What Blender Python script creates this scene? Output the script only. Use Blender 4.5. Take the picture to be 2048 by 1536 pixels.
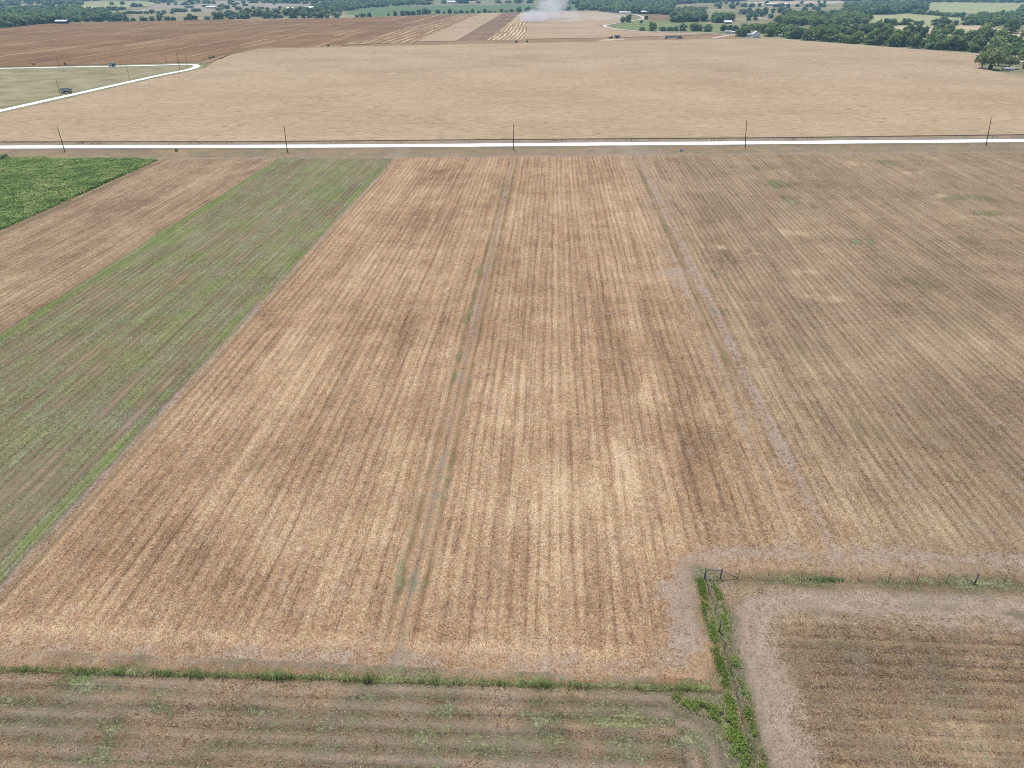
import bpy, bmesh, math, random
import numpy as np
from mathutils import Vector, Matrix
for o in list(bpy.data.objects):
    bpy.data.objects.remove(o, do_unlink=True)
SC = bpy.context.scene
COL = SC.collection
R = math.radians

# ------------------------------------------------------------------ camera
# world axes: +Y runs along the crop rows, +X across them, z = 0 is the ground, units are metres
CAM_H, PITCH, YAW, LENS = 60.0, R(29.4), R(3.0), 25.0
cam_d = bpy.data.cameras.new('camera')
cam_d.sensor_width = 36.0
cam_d.lens = LENS
cam_d.clip_start = 0.5
cam_d.clip_end = 30000
cam = bpy.data.objects.new('camera', cam_d)
COL.objects.link(cam)
cam.location = (0, 0, CAM_H)
cam.rotation_euler = (math.pi / 2 - PITCH, 0, YAW)
SC.camera = cam

# ------------------------------------------------------------------ light
SUN_EL, SUN_AZ = R(70), R(-24)          # azimuth from +Y towards +X: beyond the fields and a little to the left
world = bpy.data.worlds.new('World')
SC.world = world
world.use_nodes = True
wn = world.node_tree.nodes
sky = wn.new('ShaderNodeTexSky')
sky.sky_type = 'NISHITA'
sky.sun_disc = False
sky.sun_elevation = SUN_EL
sky.sun_rotation = SUN_AZ
sky.dust_density = 1.5
bg = wn['Background']
bg.inputs['Strength'].default_value = 0.14
world.node_tree.links.new(sky.outputs[0], bg.inputs['Color'])
sun_d = bpy.data.lights.new('sun', 'SUN')
sun_d.energy = 4.0
sun_d.angle = R(0.5)
sun_d.color = (1.0, 0.965, 0.90)
sun = bpy.data.objects.new('sun', sun_d)
COL.objects.link(sun)
sdir = Vector((math.sin(SUN_AZ) * math.cos(SUN_EL), math.cos(SUN_AZ) * math.cos(SUN_EL), math.sin(SUN_EL)))
sun.rotation_euler = sdir.to_track_quat('Z', 'Y').to_euler()
vs = SC.view_settings
vs.view_transform = 'Standard'
vs.look = 'None'
vs.gamma = 1
vs.exposure = 0.0
vs.use_curve_mapping = False

# ------------------------------------------------------------------ helpers
rng = np.random.default_rng(7)
random.seed(7)
FPX = LENS / 36.0 * 2048


def G(px, py, z=0.0):
    """ground point (X, Y) under a sight line of the survey photograph (2048 x 1536)"""
    a = (px - 1024) / FPX
    b = -(py - 768) / FPX
    Y = math.cos(PITCH) + b * math.sin(PITCH)
    Z = -math.sin(PITCH) + b * math.cos(PITCH)
    t = (CAM_H - z) / -Z
    X, Y = a * t, Y * t
    return (X * math.cos(YAW) - Y * math.sin(YAW), X * math.sin(YAW) + Y * math.cos(YAW))


def PTS(l):
    return [(p.real, p.imag) if isinstance(p, complex) else G(*p) for p in l]


def hash2(ix, iy, seed):
    h = (ix * 374761393 + iy * 668265263 + seed * 1442695041) & 0xffffffff
    h = ((h ^ (h >> 13)) * 1274126177) & 0xffffffff
    return ((h ^ (h >> 16)) & 0xffff) / 65535.0


def vnoise(x, y, seed=0):
    x = np.asarray(x, float); y = np.asarray(y, float)
    ix = np.floor(x).astype(np.int64); iy = np.floor(y).astype(np.int64)
    fx = x - ix; fy = y - iy
    fx = fx * fx * (3 - 2 * fx); fy = fy * fy * (3 - 2 * fy)
    a = hash2(ix, iy, seed); b = hash2(ix + 1, iy, seed); c = hash2(ix, iy + 1, seed); d = hash2(ix + 1, iy + 1, seed)
    return (a * (1 - fx) + b * fx) * (1 - fy) + (c * (1 - fx) + d * fx) * fy


def fbm(x, y, seed=0, oct=4):
    s = 0; amp = .5; tot = 0
    for k in range(oct):
        s = s + amp * vnoise(x * 2 ** k + 17.3 * k, y * 2 ** k - 9.1 * k, seed + k)
        tot += amp; amp *= .55
    return s / tot


def sstep(a, b, x):
    t = np.clip((x - a) / (b - a), 0, 1)
    return t * t * (3 - 2 * t)


def bump1(x, c, w):
    return np.exp(-((x - c) / w) ** 2)


def tag(o, label=None, cat=None, group=None, kind=None):
    if label: o['label'] = label
    if cat: o['category'] = cat
    if group: o['group'] = group
    if kind: o['kind'] = kind
    return o


def empty(name, loc, rz=0.0):
    o = bpy.data.objects.new(name, None)
    o.empty_display_size = .3
    COL.objects.link(o)
    o.location = loc
    o.rotation_euler = (0, 0, rz)
    return o


def link(name, me, parent=None, loc=None):
    o = bpy.data.objects.new(name, me)
    COL.objects.link(o)
    if parent: o.parent = parent
    if loc is not None: o.location = loc
    return o


def quads_mesh(name, V, nper, mats, midx=None, smooth=False, tint=None):
    """V: (n*nper, 3), consecutive nper verts form a face"""
    V = np.asarray(V, np.float32).reshape(-1, 3)
    n = len(V) // nper
    me = bpy.data.meshes.new(name)
    me.vertices.add(len(V)); me.vertices.foreach_set('co', V.ravel())
    me.loops.add(n * nper); me.loops.foreach_set('vertex_index', np.arange(n * nper, dtype=np.int32))
    me.polygons.add(n)
    me.polygons.foreach_set('loop_start', np.arange(0, n * nper, nper, dtype=np.int32))
    if midx is not None: me.polygons.foreach_set('material_index', np.asarray(midx, np.int32))
    for m in mats: me.materials.append(m)
    if tint is not None:
        at = me.attributes.new('tint', 'FLOAT', 'FACE')
        at.data.foreach_set('value', np.asarray(tint, np.float32))
    me.update(calc_edges=True)
    return me


class MB:
    """collects boxes, tubes and prisms into one mesh"""
    def __init__(s): s.v = []; s.f = []; s.mi = []
    def add(s, vs_, fs, mi=0):
        n = len(s.v)
        s.v += [tuple(v) for v in vs_]
        s.f += [[i + n for i in f] for f in fs]
        s.mi += [mi] * len(fs)
        return s
    def box(s, c, d, mi=0, rz=0.0, taper=1.0, ty=None):
        x, y, z = c; a, b, h = d[0] / 2, d[1] / 2, d[2] / 2
        ty = taper if ty is None else ty
        vs_ = []
        for k, (tx, tyy) in ((-1, (1, 1)), (1, (taper, ty))):
            for sx, sy in ((-1, -1), (1, -1), (1, 1), (-1, 1)):
                px, py = sx * a * tx, sy * b * tyy
                vs_.append((x + px * math.cos(rz) - py * math.sin(rz), y + px * math.sin(rz) + py * math.cos(rz), z + k * h))
        return s.add(vs_, [[3, 2, 1, 0], [4, 5, 6, 7], [0, 1, 5, 4], [1, 2, 6, 5], [2, 3, 7, 6], [3, 0, 4, 7]], mi)
    def tube(s, p0, p1, r0, r1=None, n=8, mi=0):
        r1 = r0 if r1 is None else r1
        p0, p1 = Vector(p0), Vector(p1)
        q = (p1 - p0).to_track_quat('Z', 'Y')
        vs_ = []
        for p, r in ((p0, r0), (p1, r1)):
            for k in range(n):
                a = 2 * math.pi * k / n
                vs_.append(p + q @ Vector((math.cos(a) * r, math.sin(a) * r, 0)))
        fs = [[k, (k + 1) % n, n + (k + 1) % n, n + k] for k in range(n)] + [list(range(n))[::-1], list(range(n, 2 * n))]
        return s.add(vs_, fs, mi)
    def build(s, name, mats, parent=None, loc=None, smooth=False):
        me = bpy.data.meshes.new(name)
        me.from_pydata(s.v, [], s.f)
        for m in (mats if isinstance(mats, (list, tuple)) else [mats]): me.materials.append(m)
        me.polygons.foreach_set('material_index', s.mi)
        if smooth: me.polygons.foreach_set('use_smooth', [True] * len(s.f))
        me.update()
        return link(name, me, parent, loc)


# ------------------------------------------------------------------ node maths
class N:
    """thin wrapper so that shader maths reads like maths"""
    nt = None
    def __init__(s, sock): s.s = sock
    @staticmethod
    def node(t, **k):
        n = N.nt.nodes.new(t)
        for a, b in k.items(): setattr(n, a, b)
        return n
    @staticmethod
    def put(inp, v):
        if isinstance(v, N): N.nt.links.new(v.s, inp)
        else: inp.default_value = v
    @staticmethod
    def m(op, *a, clamp=False):
        n = N.node('ShaderNodeMath', operation=op, use_clamp=clamp)
        for i, v in enumerate(a): N.put(n.inputs[i], v)
        return N(n.outputs[0])
    def __add__(s, o): return N.m('ADD', s, o)
    __radd__ = __add__
    def __sub__(s, o): return N.m('SUBTRACT', s, o)
    def __rsub__(s, o): return N.m('SUBTRACT', o, s)
    def __mul__(s, o): return N.m('MULTIPLY', s, o)
    __rmul__ = __mul__
    def __truediv__(s, o): return N.m('DIVIDE', s, o)


def ss(a, b, x):
    n = N.node('ShaderNodeMapRange', interpolation_type='SMOOTHSTEP', clamp=True)
    N.put(n.inputs[0], x); n.inputs[1].default_value = a; n.inputs[2].default_value = b
    return N(n.outputs[0])


def vec(x, y, z=0.0):
    n = N.node('ShaderNodeCombineXYZ')
    for i, v in enumerate((x, y, z)): N.put(n.inputs[i], v)
    return N(n.outputs[0])


def sep(v):
    n = N.node('ShaderNodeSeparateXYZ')
    N.put(n.inputs[0], v)
    return N(n.outputs[0]), N(n.outputs[1]), N(n.outputs[2])


def noise(v, scale, detail=4, rough=.55, dist=0.0):
    n = N.node('ShaderNodeTexNoise')
    N.put(n.inputs['Vector'], v)
    n.inputs['Scale'].default_value = scale
    n.inputs['Detail'].default_value = detail
    n.inputs['Roughness'].default_value = rough
    n.inputs['Distortion'].default_value = dist
    return N(n.outputs['Fac'])


def cells(v, scale, rnd=1.0):
    n = N.node('ShaderNodeTexVoronoi', feature='F1')
    N.put(n.inputs['Vector'], v)
    n.inputs['Scale'].default_value = scale
    n.inputs['Randomness'].default_value = rnd
    return sep(N(n.outputs['Color']))


def ramp(f, stops):
    n = N.node('ShaderNodeValToRGB')
    e = n.color_ramp.elements
    while len(e) < len(stops): e.new(.5)
    for el, (p, c) in zip(e, stops): el.position = p; el.color = (*c, 1)
    N.put(n.inputs[0], f)
    return N(n.outputs[0])


def mix(f, a, b, mode='MIX'):
    n = N.node('ShaderNodeMix', data_type='RGBA', blend_type=mode)
    N.put(n.inputs[0], f)
    for i, v in ((6, a), (7, b)):
        N.put(n.inputs[i], (*v, 1) if isinstance(v, tuple) else v)
    return N(n.outputs[2])


def pos():
    return N(N.node('ShaderNodeNewGeometry').outputs['Position'])


def attr(name):
    n = N.node('ShaderNodeAttribute', attribute_name=name)
    return n


def new_mat(name, rough=.9, spec=.15):
    m = bpy.data.materials.new(name)
    m.use_nodes = True
    N.nt = m.node_tree
    b = m.node_tree.nodes['Principled BSDF']
    b.inputs['Roughness'].default_value = rough
    b.inputs['Specular IOR Level'].default_value = spec
    m['b'] = 1
    return m, b


def finish(b, col, height=None, strength=.5, dist=1.0):
    N.put(b.inputs['Base Color'], (*col, 1) if isinstance(col, tuple) else col)
    if height is not None:
        n = N.node('ShaderNodeBump')
        n.inputs['Strength'].default_value = strength
        n.inputs['Distance'].default_value = dist
        N.put(n.inputs['Height'], height)
        N.nt.links.new(n.outputs[0], b.inputs['Normal'])


def simple(name, col, rough=.8, spec=.2, var=.25, scale=2.0, metal=0.0):
    m, b = new_mat(name, rough, spec)
    b.inputs['Metallic'].default_value = metal
    f = noise(N(N.node('ShaderNodeTexCoord').outputs['Object']), scale, 4, .6)
    lo = tuple(c * (1 - var) for c in col); hi = tuple(min(1, c * (1 + var)) for c in col)
    finish(b, ramp(f, [(.3, lo), (.7, hi)]))
    return m


# ------------------------------------------------------------------ ground materials
def mat_field():
    m, b = new_mat('field_soil', .95, .08)
    A = attr('mask_a'); B = attr('mask_b')
    green, dirt, straw = sep(N(A.outputs['Vector']))
    warm = N(A.outputs['Alpha'])
    ru, rv, amp = sep(N(B.outputs['Vector']))
    P = pos()
    px, py, pz = sep(P)
    Q = vec(px, py)
    c1 = cells(vec(px * 1.25, py), 5.0)          # straw and clods, a hand wide
    c2 = cells(vec(px, py * .8), 2.9)
    c3 = cells(vec(px * 1.1, py * .6), .75)
    f_hi = noise(Q, 3.1, 6, .8)
    f_mid = noise(Q, .9, 5, .7)
    f_big = noise(Q, .13, 5, .6)
    f_pat = noise(Q, .035, 4, .55)
    c0 = cells(vec(px, py), 11.0)
    grit = (c0[0] - .5) * .46 + (c1[0] - .5) * .32 + (c2[0] - .5) * .10 + (c3[0] - .5) * .07 + (f_hi - .5) * 1.1
    lane = noise(vec(ru * .75, rv * .020), 1.0, 4, .62)
    lane2 = noise(vec(ru * .19 + 40.0, rv * .006), 1.0, 3, .6)
    lane3 = noise(vec(ru * 1.9 + 11.0, rv * .055), 1.0, 4, .66)
    wob = noise(vec(ru * .3, rv * .05, 5.0), 1.0, 2, .5)
    wave = N.m('SINE', ru * (2 * math.pi / 1.42) + wob * 5.0)
    furrow = ss(.45, 1.0, wave) * ss(.42, .64, lane3) * amp
    crest = ss(.35, 1.0, N.m('MULTIPLY', wave, -1.0)) * amp
    s = .465 + straw + grit + (f_mid - .5) * .80 + (f_big - .5) * .62 + (f_pat - .5) * .50 \
        + ((lane - .5) * .85 + (lane2 - .5) * .50 + (lane3 - .5) * .62) * amp - furrow * .30 + crest * .05
    warmc = ramp(s, [(.0, (.090, .048, .028)), (.25, (.205, .112, .060)), (.5, (.350, .208, .116)), (.75, (.485, .318, .180)), (1.0, (.65, .49, .31))])
    coolc = ramp(s, [(.0, (.070, .050, .030)), (.25, (.160, .113, .068)), (.5, (.268, .197, .123)), (.75, (.392, .303, .190)), (1.0, (.58, .47, .29))])
    col = mix(warm, coolc, warmc)
    # odd grey, reddish and ochre flecks keep the litter from being one hue
    col = mix(ss(.60, .66, c1[1]) * .20, col, (.330, .280, .250))
    col = mix(ss(.68, .76, c0[1]) * .40, col, (.300, .165, .085))
    col = mix(ss(.76, .84, c0[2]) * .40, col, (.250, .215, .095))
    fl = noise(Q, .30, 5, .7)
    col = mix(ss(.50, .68, fl) * .26, col, ramp(.5 + grit * 1.2, [(.0, (.13, .10, .085)), (.5, (.29, .24, .205)), (1., (.50, .43, .38))]))
    # bare grey soil
    dcol = ramp(.5 + grit * .85 + (f_mid - .5) * .8, [(.0, (.158, .116, .085)), (.5, (.325, .250, .192)), (1.0, (.48, .39, .315))])
    dm = ss(.26, .92, dirt + (f_mid - .5) * 1.1 + grit * .55 + (lane3 - .5) * .5 * amp) * .86
    col = mix(dm, col, dcol)
    # green growth
    gsel = green + (f_mid - .5) * 1.1 + grit * .8 + (f_big - .5) * .6 + (lane - .5) * .75 * amp + (lane3 - .5) * .5 * amp - crest * .10
    gm = ss(.30, .86, gsel) * ss(.02, .14, green)
    gt = .5 + grit * .9 + (lane3 - .5) * .9 * amp + (lane - .5) * .5 * amp - furrow * .25
    gcol = mix(ss(.35, .65, noise(Q, .11, 4, .6)), ramp(gt, [(.1, (.062, .080, .024)), (.9, (.250, .275, .110))]),
               ramp(gt, [(.1, (.072, .088, .044)), (.9, (.275, .295, .165))]))
    gcol = mix(ss(.80, 1.2, green) * .8, gcol, ramp(gt, [(.1, (.045, .085, .014)), (.9, (.150, .235, .045))]))
    col = mix(gm * .80, col, gcol)
    h = f_hi * .12 + f_mid * .16 + gm * .10 - furrow * .10 + lane * .08 * amp + c1[0] * .02
    finish(b, col, h, .9, 1.0)
    return m


def mat_grain(name, tones, sc=1.0, along=False, pale=None):
    """standing or cut grain seen from afar; tones dark, mid, light"""
    m, b = new_mat(name, .95, .05)
    x, y, z = sep(pos())
    if along:
        q = vec(x, y * .02)
    else:
        q = vec(x * .38, y)
    f1 = noise(q, .42 * sc, 5, .68)
    f2 = noise(q, .07 * sc, 4, .55)
    f3 = noise(vec(x, y), .012 * sc, 4, .55)
    f4 = noise(vec(x, y), 1.6 * sc, 4, .7)
    c3 = cells(vec(x * .5, y), .55 * sc)
    s = .5 + (f1 - .5) * .95 + (f2 - .5) * .6 + (f3 - .5) * .8 + (f4 - .5) * .8 + (c3[0] - .5) * .16
    col = ramp(s, [(.12, tones[0]), (.5, tones[1]), (.9, tones[2])])
    if not along:
        streak = ss(.55, .63, noise(vec(x * .17, y * .52, 3.0), 1.0, 4, .62)) * ss(.36, .58, f2)
        col = mix(streak * .75, col, tuple(c * .62 for c in tones[0]))
    if pale:
        ln = ss(.56, .64, noise(vec(x * .13, y * .0016, 9.0), 1.0, 4, .6)) * ss(.40, .60, noise(vec(x * .3, y * .012), 1.0, 3, .6))
        col = mix(ln * .8, col, pale)
    finish(b, col, f1 * .5 + f4 * .2, .5, 1.0)
    return m


def mat_pasture(name, a, bcol, c, sc=.02):
    m, b = new_mat(name, .95, .05)
    P = pos()
    s = .5 + (noise(P, sc, 5, .6) - .5) * 1.6 + (noise(P, sc * 9, 4, .6) - .5) * .8 + (noise(P, .7, 3, .6) - .5) * .5
    finish(b, ramp(s, [(.15, a), (.5, bcol), (.85, c)]))
    return m


def mat_gravel(name, col, amp=.10):
    m, b = new_mat(name, .95, .05)
    x, y, z = sep(pos())
    P = pos()
    s = .5 + (noise(P, .5, 5, .7) - .5) * 1.0 + (noise(P, 4, 3, .6) - .5) * .6
    finish(b, ramp(s, [(.2, tuple(c * (1 - amp) for c in col)), (.8, tuple(min(.90, c * (1 + amp)) for c in col))]), noise(P, 5, 3, .6) * .05, .4, 1.0)
    return m


def mat_leaf(name, dark, mid, light, hue=(.20, .23, .09), use_obj=True, rough=.55, trans=.42, span=.32):
    m, b = new_mat(name, rough, .25)
    P = pos()
    if use_obj:
        rnd = N(N.node('ShaderNodeObjectInfo').outputs['Random'])
    else:
        rnd = N(attr('tint').outputs['Fac'])
    s = .5 + (noise(P, .10, 3, .6) - .5) * 1.0 + (noise(P, .35, 3, .6) - .5) * .7 + (noise(P, 2.3, 3, .6) - .5) * .8 + (rnd - .5) * .45
    col = ramp(s, [(.5 - span, dark), (.5, mid), (.5 + span, light)])
    col = mix(ss(.55, 1.0, N.m('FRACT', rnd * 7.3)) * .5, col, hue)
    finish(b, col)
    # leaves let some light through
    t = N.node('ShaderNodeBsdfTranslucent')
    N.put(t.inputs['Color'], col)
    mx = N.node('ShaderNodeMixShader')
    mx.inputs[0].default_value = trans
    out = N.nt.nodes['Material Output']
    N.nt.links.new(b.outputs[0], mx.inputs[1])
    N.nt.links.new(t.outputs[0], mx.inputs[2])
    N.nt.links.new(mx.outputs[0], out.inputs[0])
    return m


M_FIELD = mat_field()
M_TAN = mat_grain('ripe_grain', ((.268, .190, .112), (.376, .278, .173), (.462, .352, .232)))
M_TANEDGE = mat_grain('grain_stalks', ((.30, .22, .14), (.40, .29, .19), (.48, .36, .24)))
M_CUT = mat_grain('cut_field', ((.112, .062, .032), (.205, .118, .055), (.310, .195, .100)), along=True, pale=(.50, .36, .19))
M_CUT2 = mat_grain('bare_strip', ((.130, .080, .046), (.205, .133, .078), (.28, .19, .12)), along=True)
def mat_swath(name, a, bcol, pale, period, wide):
    m, b = new_mat(name, .95, .05)
    x, y, z = sep(pos())
    f = noise(vec(x * .5, y * .02), 1.0, 4, .6)
    f2 = noise(vec(x, y), .05, 4, .6)
    wob = noise(vec(x * .02, y * .004), 1.0, 2, .5)
    w = N.m('SINE', (x + wob * 16.0) * (2 * math.pi / period))
    f5 = noise(vec(x * .16, y * .006, 7.0), 1.0, 3, .6)
    ln = ss(1.0 - wide, 1.0, w + (f - .5) * 1.3 + (f2 - .5) * 1.6 + (f5 - .5) * 3.2)
    col = ramp(.5 + (f - .5) * 1.6 + (f2 - .5) * .8, [(.15, a), (.85, bcol)])
    finish(b, mix(ln * .9, col, pale))
    return m


M_SWATH = mat_swath('swathed_strip', (.20, .125, .066), (.37, .255, .145), (.64, .51, .32), 5.4, .8)
M_SWATH2 = mat_swath('combed_strip', (.17, .098, .048), (.29, .185, .098), (.47, .345, .19), 9.5, .5)
M_MOWN = mat_grain('mown_headland', ((.17, .108, .06), (.265, .178, .105), (.40, .29, .175)))
M_GRASS = mat_pasture('dry_pasture', (.165, .150, .080), (.262, .225, .130), (.345, .285, .185), .05)
M_GROUND = mat_pasture('open_country', (.12, .135, .062), (.220, .205, .115), (.36, .295, .195), .008)
M_GREENF = mat_pasture('green_crop_far', (.085, .135, .062), (.120, .172, .085), (.160, .200, .105), .012)
M_PALEG = mat_pasture('pale_meadow', (.225, .250, .115), (.300, .310, .150), (.385, .355, .205), .02)
M_PALET = mat_pasture('pale_stubble', (.34, .27, .175), (.43, .34, .225), (.52, .42, .29), .02)
M_VERGE = mat_pasture('verge_grass', (.13, .15, .062), (.205, .205, .105), (.285, .245, .165), .08)
M_LOOP = mat_pasture('green_pasture', (.115, .155, .055), (.165, .200, .080), (.245, .240, .120), .03)
M_ROAD = mat_gravel('white_caliche', (.86, .845, .81))
M_TRACK = mat_gravel('pale_track', (.55, .49, .41))
M_BARK = simple('bark', (.085, .065, .048), .95, .05)
M_WOOD = simple('weathered_wood', (.135, .105, .080), .9, .1, .3, 3)
M_STEEL = simple('dark_steel', (.12, .112, .105), .6, .4)
M_LEAF = mat_leaf('tree_leaves', (0.130, 0.205, 0.064), (0.224, 0.324, 0.096), (0.355, 0.450, 0.144))
M_LEAFB = mat_leaf('light_tree_leaves', (.150, .225, .080), (.260, .330, .130), (.400, .430, .190), hue=(.30, .33, .17))
M_LEAFS = mat_leaf('wood_leaves', (0.098, 0.179, 0.078), (0.165, 0.273, 0.114), (0.253, 0.370, 0.155), use_obj=False)
M_BUSH = mat_leaf('bush_leaves', (0.070, 0.098, 0.042), (0.119, 0.154, 0.063), (0.189, 0.217, 0.098), hue=(.15, .15, .08))
M_WEED = mat_leaf('weed_leaves', (0.177, 0.244, 0.078), (0.279, 0.357, 0.125), (0.405, 0.471, 0.187), hue=(.26, .25, .10), use_obj=False, trans=.55)
M_VINE = mat_leaf('vine_leaves', (0.128, 0.203, 0.040), (0.225, 0.331, 0.072), (0.360, 0.446, 0.136), hue=(.27, .27, .05), use_obj=False)
M_HEDGE = mat_leaf('dark_weeds', (0.087, 0.162, 0.072), (0.147, 0.254, 0.105), (0.234, 0.345, 0.152), use_obj=False)
M_CROP = mat_leaf('green_crop_leaves', (.165, .275, .070), (.310, .425, .105), (.470, .520, .180), hue=(.26, .34, .20), use_obj=False, trans=.4, span=.22)
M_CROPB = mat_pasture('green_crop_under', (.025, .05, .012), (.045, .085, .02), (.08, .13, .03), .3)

# ------------------------------------------------------------------ the setting: far sheets


def sheet(name, pts, z, mat, kind='structure', h=0.0, side=None):
    """flat field of ground points, optionally a raised stand of crop h metres tall"""
    P2 = PTS(pts)
    ar = sum(P2[i][0] * P2[(i + 1) % len(P2)][1] - P2[(i + 1) % len(P2)][0] * P2[i][1] for i in range(len(P2)))
    if ar < 0: P2 = P2[::-1]
    bm = bmesh.new()
    top = [bm.verts.new((x, y, z + h)) for x, y in P2]
    f = bm.faces.new(top)
    if True:                                     # every field has an edge that goes into the ground
        bot = [bm.verts.new((x, y, -.3)) for x, y in P2]
        n = len(P2)
        for i in range(n):
            q = bm.faces.new((bot[i], bot[(i + 1) % n], top[(i + 1) % n], top[i]))
            q.material_index = 1 if h else 0
    bmesh.ops.triangulate(bm, faces=[f])
    me = bpy.data.meshes.new(name)
    bm.to_mesh(me); bm.free()
    me.materials.append(mat)
    if h: me.materials.append(side or mat)
    return tag(link(name, me), kind=kind)


def ribbon(name, line, w, z, mat, wj=0.0):
    P2 = [Vector(p) for p in PTS(line)]
    # subdivide with Catmull-Rom for round bends
    pts = []
    for i in range(len(P2) - 1):
        p0 = P2[max(i - 1, 0)]; p1 = P2[i]; p2 = P2[i + 1]; p3 = P2[min(i + 2, len(P2) - 1)]
        n = max(4, int((p2 - p1).length / 12))
        for k in range(n):
            t = k / n
            pts.append(.5 * ((2 * p1) + (p2 - p0) * t + (2 * p0 - 5 * p1 + 4 * p2 - p3) * t * t + (3 * p1 - p0 - 3 * p2 + p3) * t ** 3))
    pts.append(P2[-1])
    L = []; Rr = []
    for i, p in enumerate(pts):
        d = (pts[min(i + 1, len(pts) - 1)] - pts[max(i - 1, 0)]).normalized()
        nrm = Vector((-d.y, d.x))
        L.append(p + nrm * (w / 2 + random.uniform(-wj, wj))); Rr.append(p - nrm * (w / 2 + random.uniform(-wj, wj)))
    mb = MB()
    v = [(p.x, p.y, z) for p in Rr] + [(p.x, p.y, z) for p in L]
    n = len(pts)
    v += [(p.x, p.y, -.3) for p in Rr] + [(p.x, p.y, -.3) for p in L]
    mb.add(v, [[i, i + 1, n + i + 1, n + i] for i in range(n - 1)] + [[2 * n + i, 2 * n + i + 1, i + 1, i] for i in range(n - 1)]
           + [[n + i, n + i + 1, 3 * n + i + 1, 3 * n + i] for i in range(n - 1)])
    return tag(mb.build(name, mat), kind='structure')


mb = MB()
mb.add([(-9000, -400, -.25), (9000, -400, -.25), (9000, 10000, -.25), (-9000, 10000, -.25)], [[0, 1, 2, 3]])
tag(mb.build('ground', M_GROUND), kind='structure')

sheet('brown_cut_field', [(-700, 118), (-300, 86), (0, 57), (100, 47), (250, 43), (400, 40.5), (640, 37.5), (760, 34), (805, 32), (960, 27.3),
                          (832, 84), (640, 92), (520, 95.5), (430, 113), (397, 124), (300, 127), (0, 134), (-300, 140), (-700, 150)], .03, M_CUT)
sheet('standing_grain_strip', [(832, 84), (913, 82.5), (1007, 26), (960, 27.3)], .03, M_TAN, h=.45, side=M_TANEDGE)
sheet('bare_brown_strip', [(913, 82.5), (974, 80.5), (1042, 25), (1007, 26)], .03, M_CUT2)
sheet('swathed_strip', [(974, 80.5), (1050, 79), (1060, 24.6), (1042, 25)], .03, M_SWATH)
sheet('combed_strip', [(680, 91.5), (832, 84.2), (958, 27.6), (915, 29)], .06, M_SWATH2)
sheet('dusty_patch', [(1196, 81.6), (1212, 77.8), (1246, 77.2), (1250, 79.2), (1225, 81.2)], .08, M_PALET)
sheet('standing_grain_field', [(1050, 78.6), (1200, 76.3), (1370, 71.3), (1420, 68.5), (1380, 66.5), (1300, 65), (1250, 61.5), (1206, 54.5), (1198, 51.5), (1240, 44.5), (1262, 36), (1256, 30),
                               (1230, 27), (1200, 21.5), (1060, 24.6)], .03, M_TAN, h=.40, side=M_TANEDGE)
sheet('mown_headland', [(400, 127), (430, 113.5), (520, 95.6), (640, 92.1), (832, 84.1), (1050, 78.8), (1200, 76.5), (1370, 71.5), (1420, 68.6), (1465, 69), (1480, 73), (1482, 77), (1400, 78.4), (1200, 83.3),
                        (1000, 87.4), (800, 91.3), (640, 95.3), (520, 98), (462, 108), (436, 118), (412, 128)], .06, M_MOWN)
sheet('tan_grain_field', [complex(-290, 305), (0, 284.5), (512, 284), (950, 280), (1550, 276), (2048, 270), complex(420, 372), complex(420, 520), (2200, 172), (2048, 157), (1985, 142.5), (1957, 132), (1953, 109),
                          (1900, 105), (1800, 97.5), (1700, 89.8), (1600, 82.4), (1560, 79), (1480, 77.8), (1400, 78.8), (1200, 83.8), (1000, 87.9), (800, 91.8), (640, 95.8), (520, 98.5), (464, 109),
                          (440, 119), (424, 127), (410, 136.5), (375, 144.8), complex(-285.4, 547), complex(-287, 490), complex(-287, 440), complex(-289.5, 382)], .04, M_TAN, h=.32, side=M_TANEDGE)
sheet('dry_pasture', [(-600, 160), (-300, 145), (0, 137), (200, 133), (365, 129), (394, 131), (385, 136), (320, 150.5), (200, 177), (100, 199.5), (0, 222), complex(-299, 300), complex(-700, 290)], .03, M_GRASS)
sheet('green_paddock', [(1214, 53.5), (1246, 46), (1273, 42), (1287, 39), (1400, 45), (1480, 58), (1470, 66), (1400, 63.5), (1300, 62), (1240, 57)], .03, M_LOOP)
sheet('brown_paddock', [(1296, 41), (1292, 29), (1345, 28), (1342, 41.5)], .06, M_CUT2)
sheet('green_far_field', [(720, 34), (800, 31), (1000, 24.5), (1150, 21), (1240, 20), (1240, 8), (1130, 8.5), (1000, 9), (800, 12), (720, 17), (690, 25)], .0, M_GREENF)
sheet('pale_meadow', [(1735, 30), (1800, 26.5), (1955, 35), (1935, 44), (1850, 51), (1760, 54), (1735, 52)], .03, M_PALEG)
sheet('stubble_meadow', [(1665, 58), (1735, 52), (1760, 54), (1850, 51), (1960, 51), (2020, 62), (2120, 72), (2060, 82), (1860, 70), (1750, 62)], .06, M_PALET)
sheet('pale_meadow', [(1840, 22), (1850, 8), (1870, 4), (2120, 5), (2120, 28), (1960, 27)], .03, M_PALEG)
sheet('stubble_meadow', [(1480, 6.5), (1530, 2.5), (1680, 1.5), (1700, 6), (1610, 8.5), (1500, 9)], .03, M_PALET)
sheet('pale_pasture', [(270, 22), (330, 6), (430, 1.5), (600, 2), (640, 8), (560, 15), (480, 20), (380, 26)], .03, mat_pasture('grey_pasture', (.215, .20, .145), (.30, .26, .195), (.37, .32, .25), .012))
sheet('pale_pasture', [(255, 38), (270, 27), (400, 27), (430, 32), (340, 38)], .06, M_GRASS)
sheet('pale_meadow', [(60, 9), (200, 3), (330, 3), (300, 12), (180, 17)], .0, M_PALEG)

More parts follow.
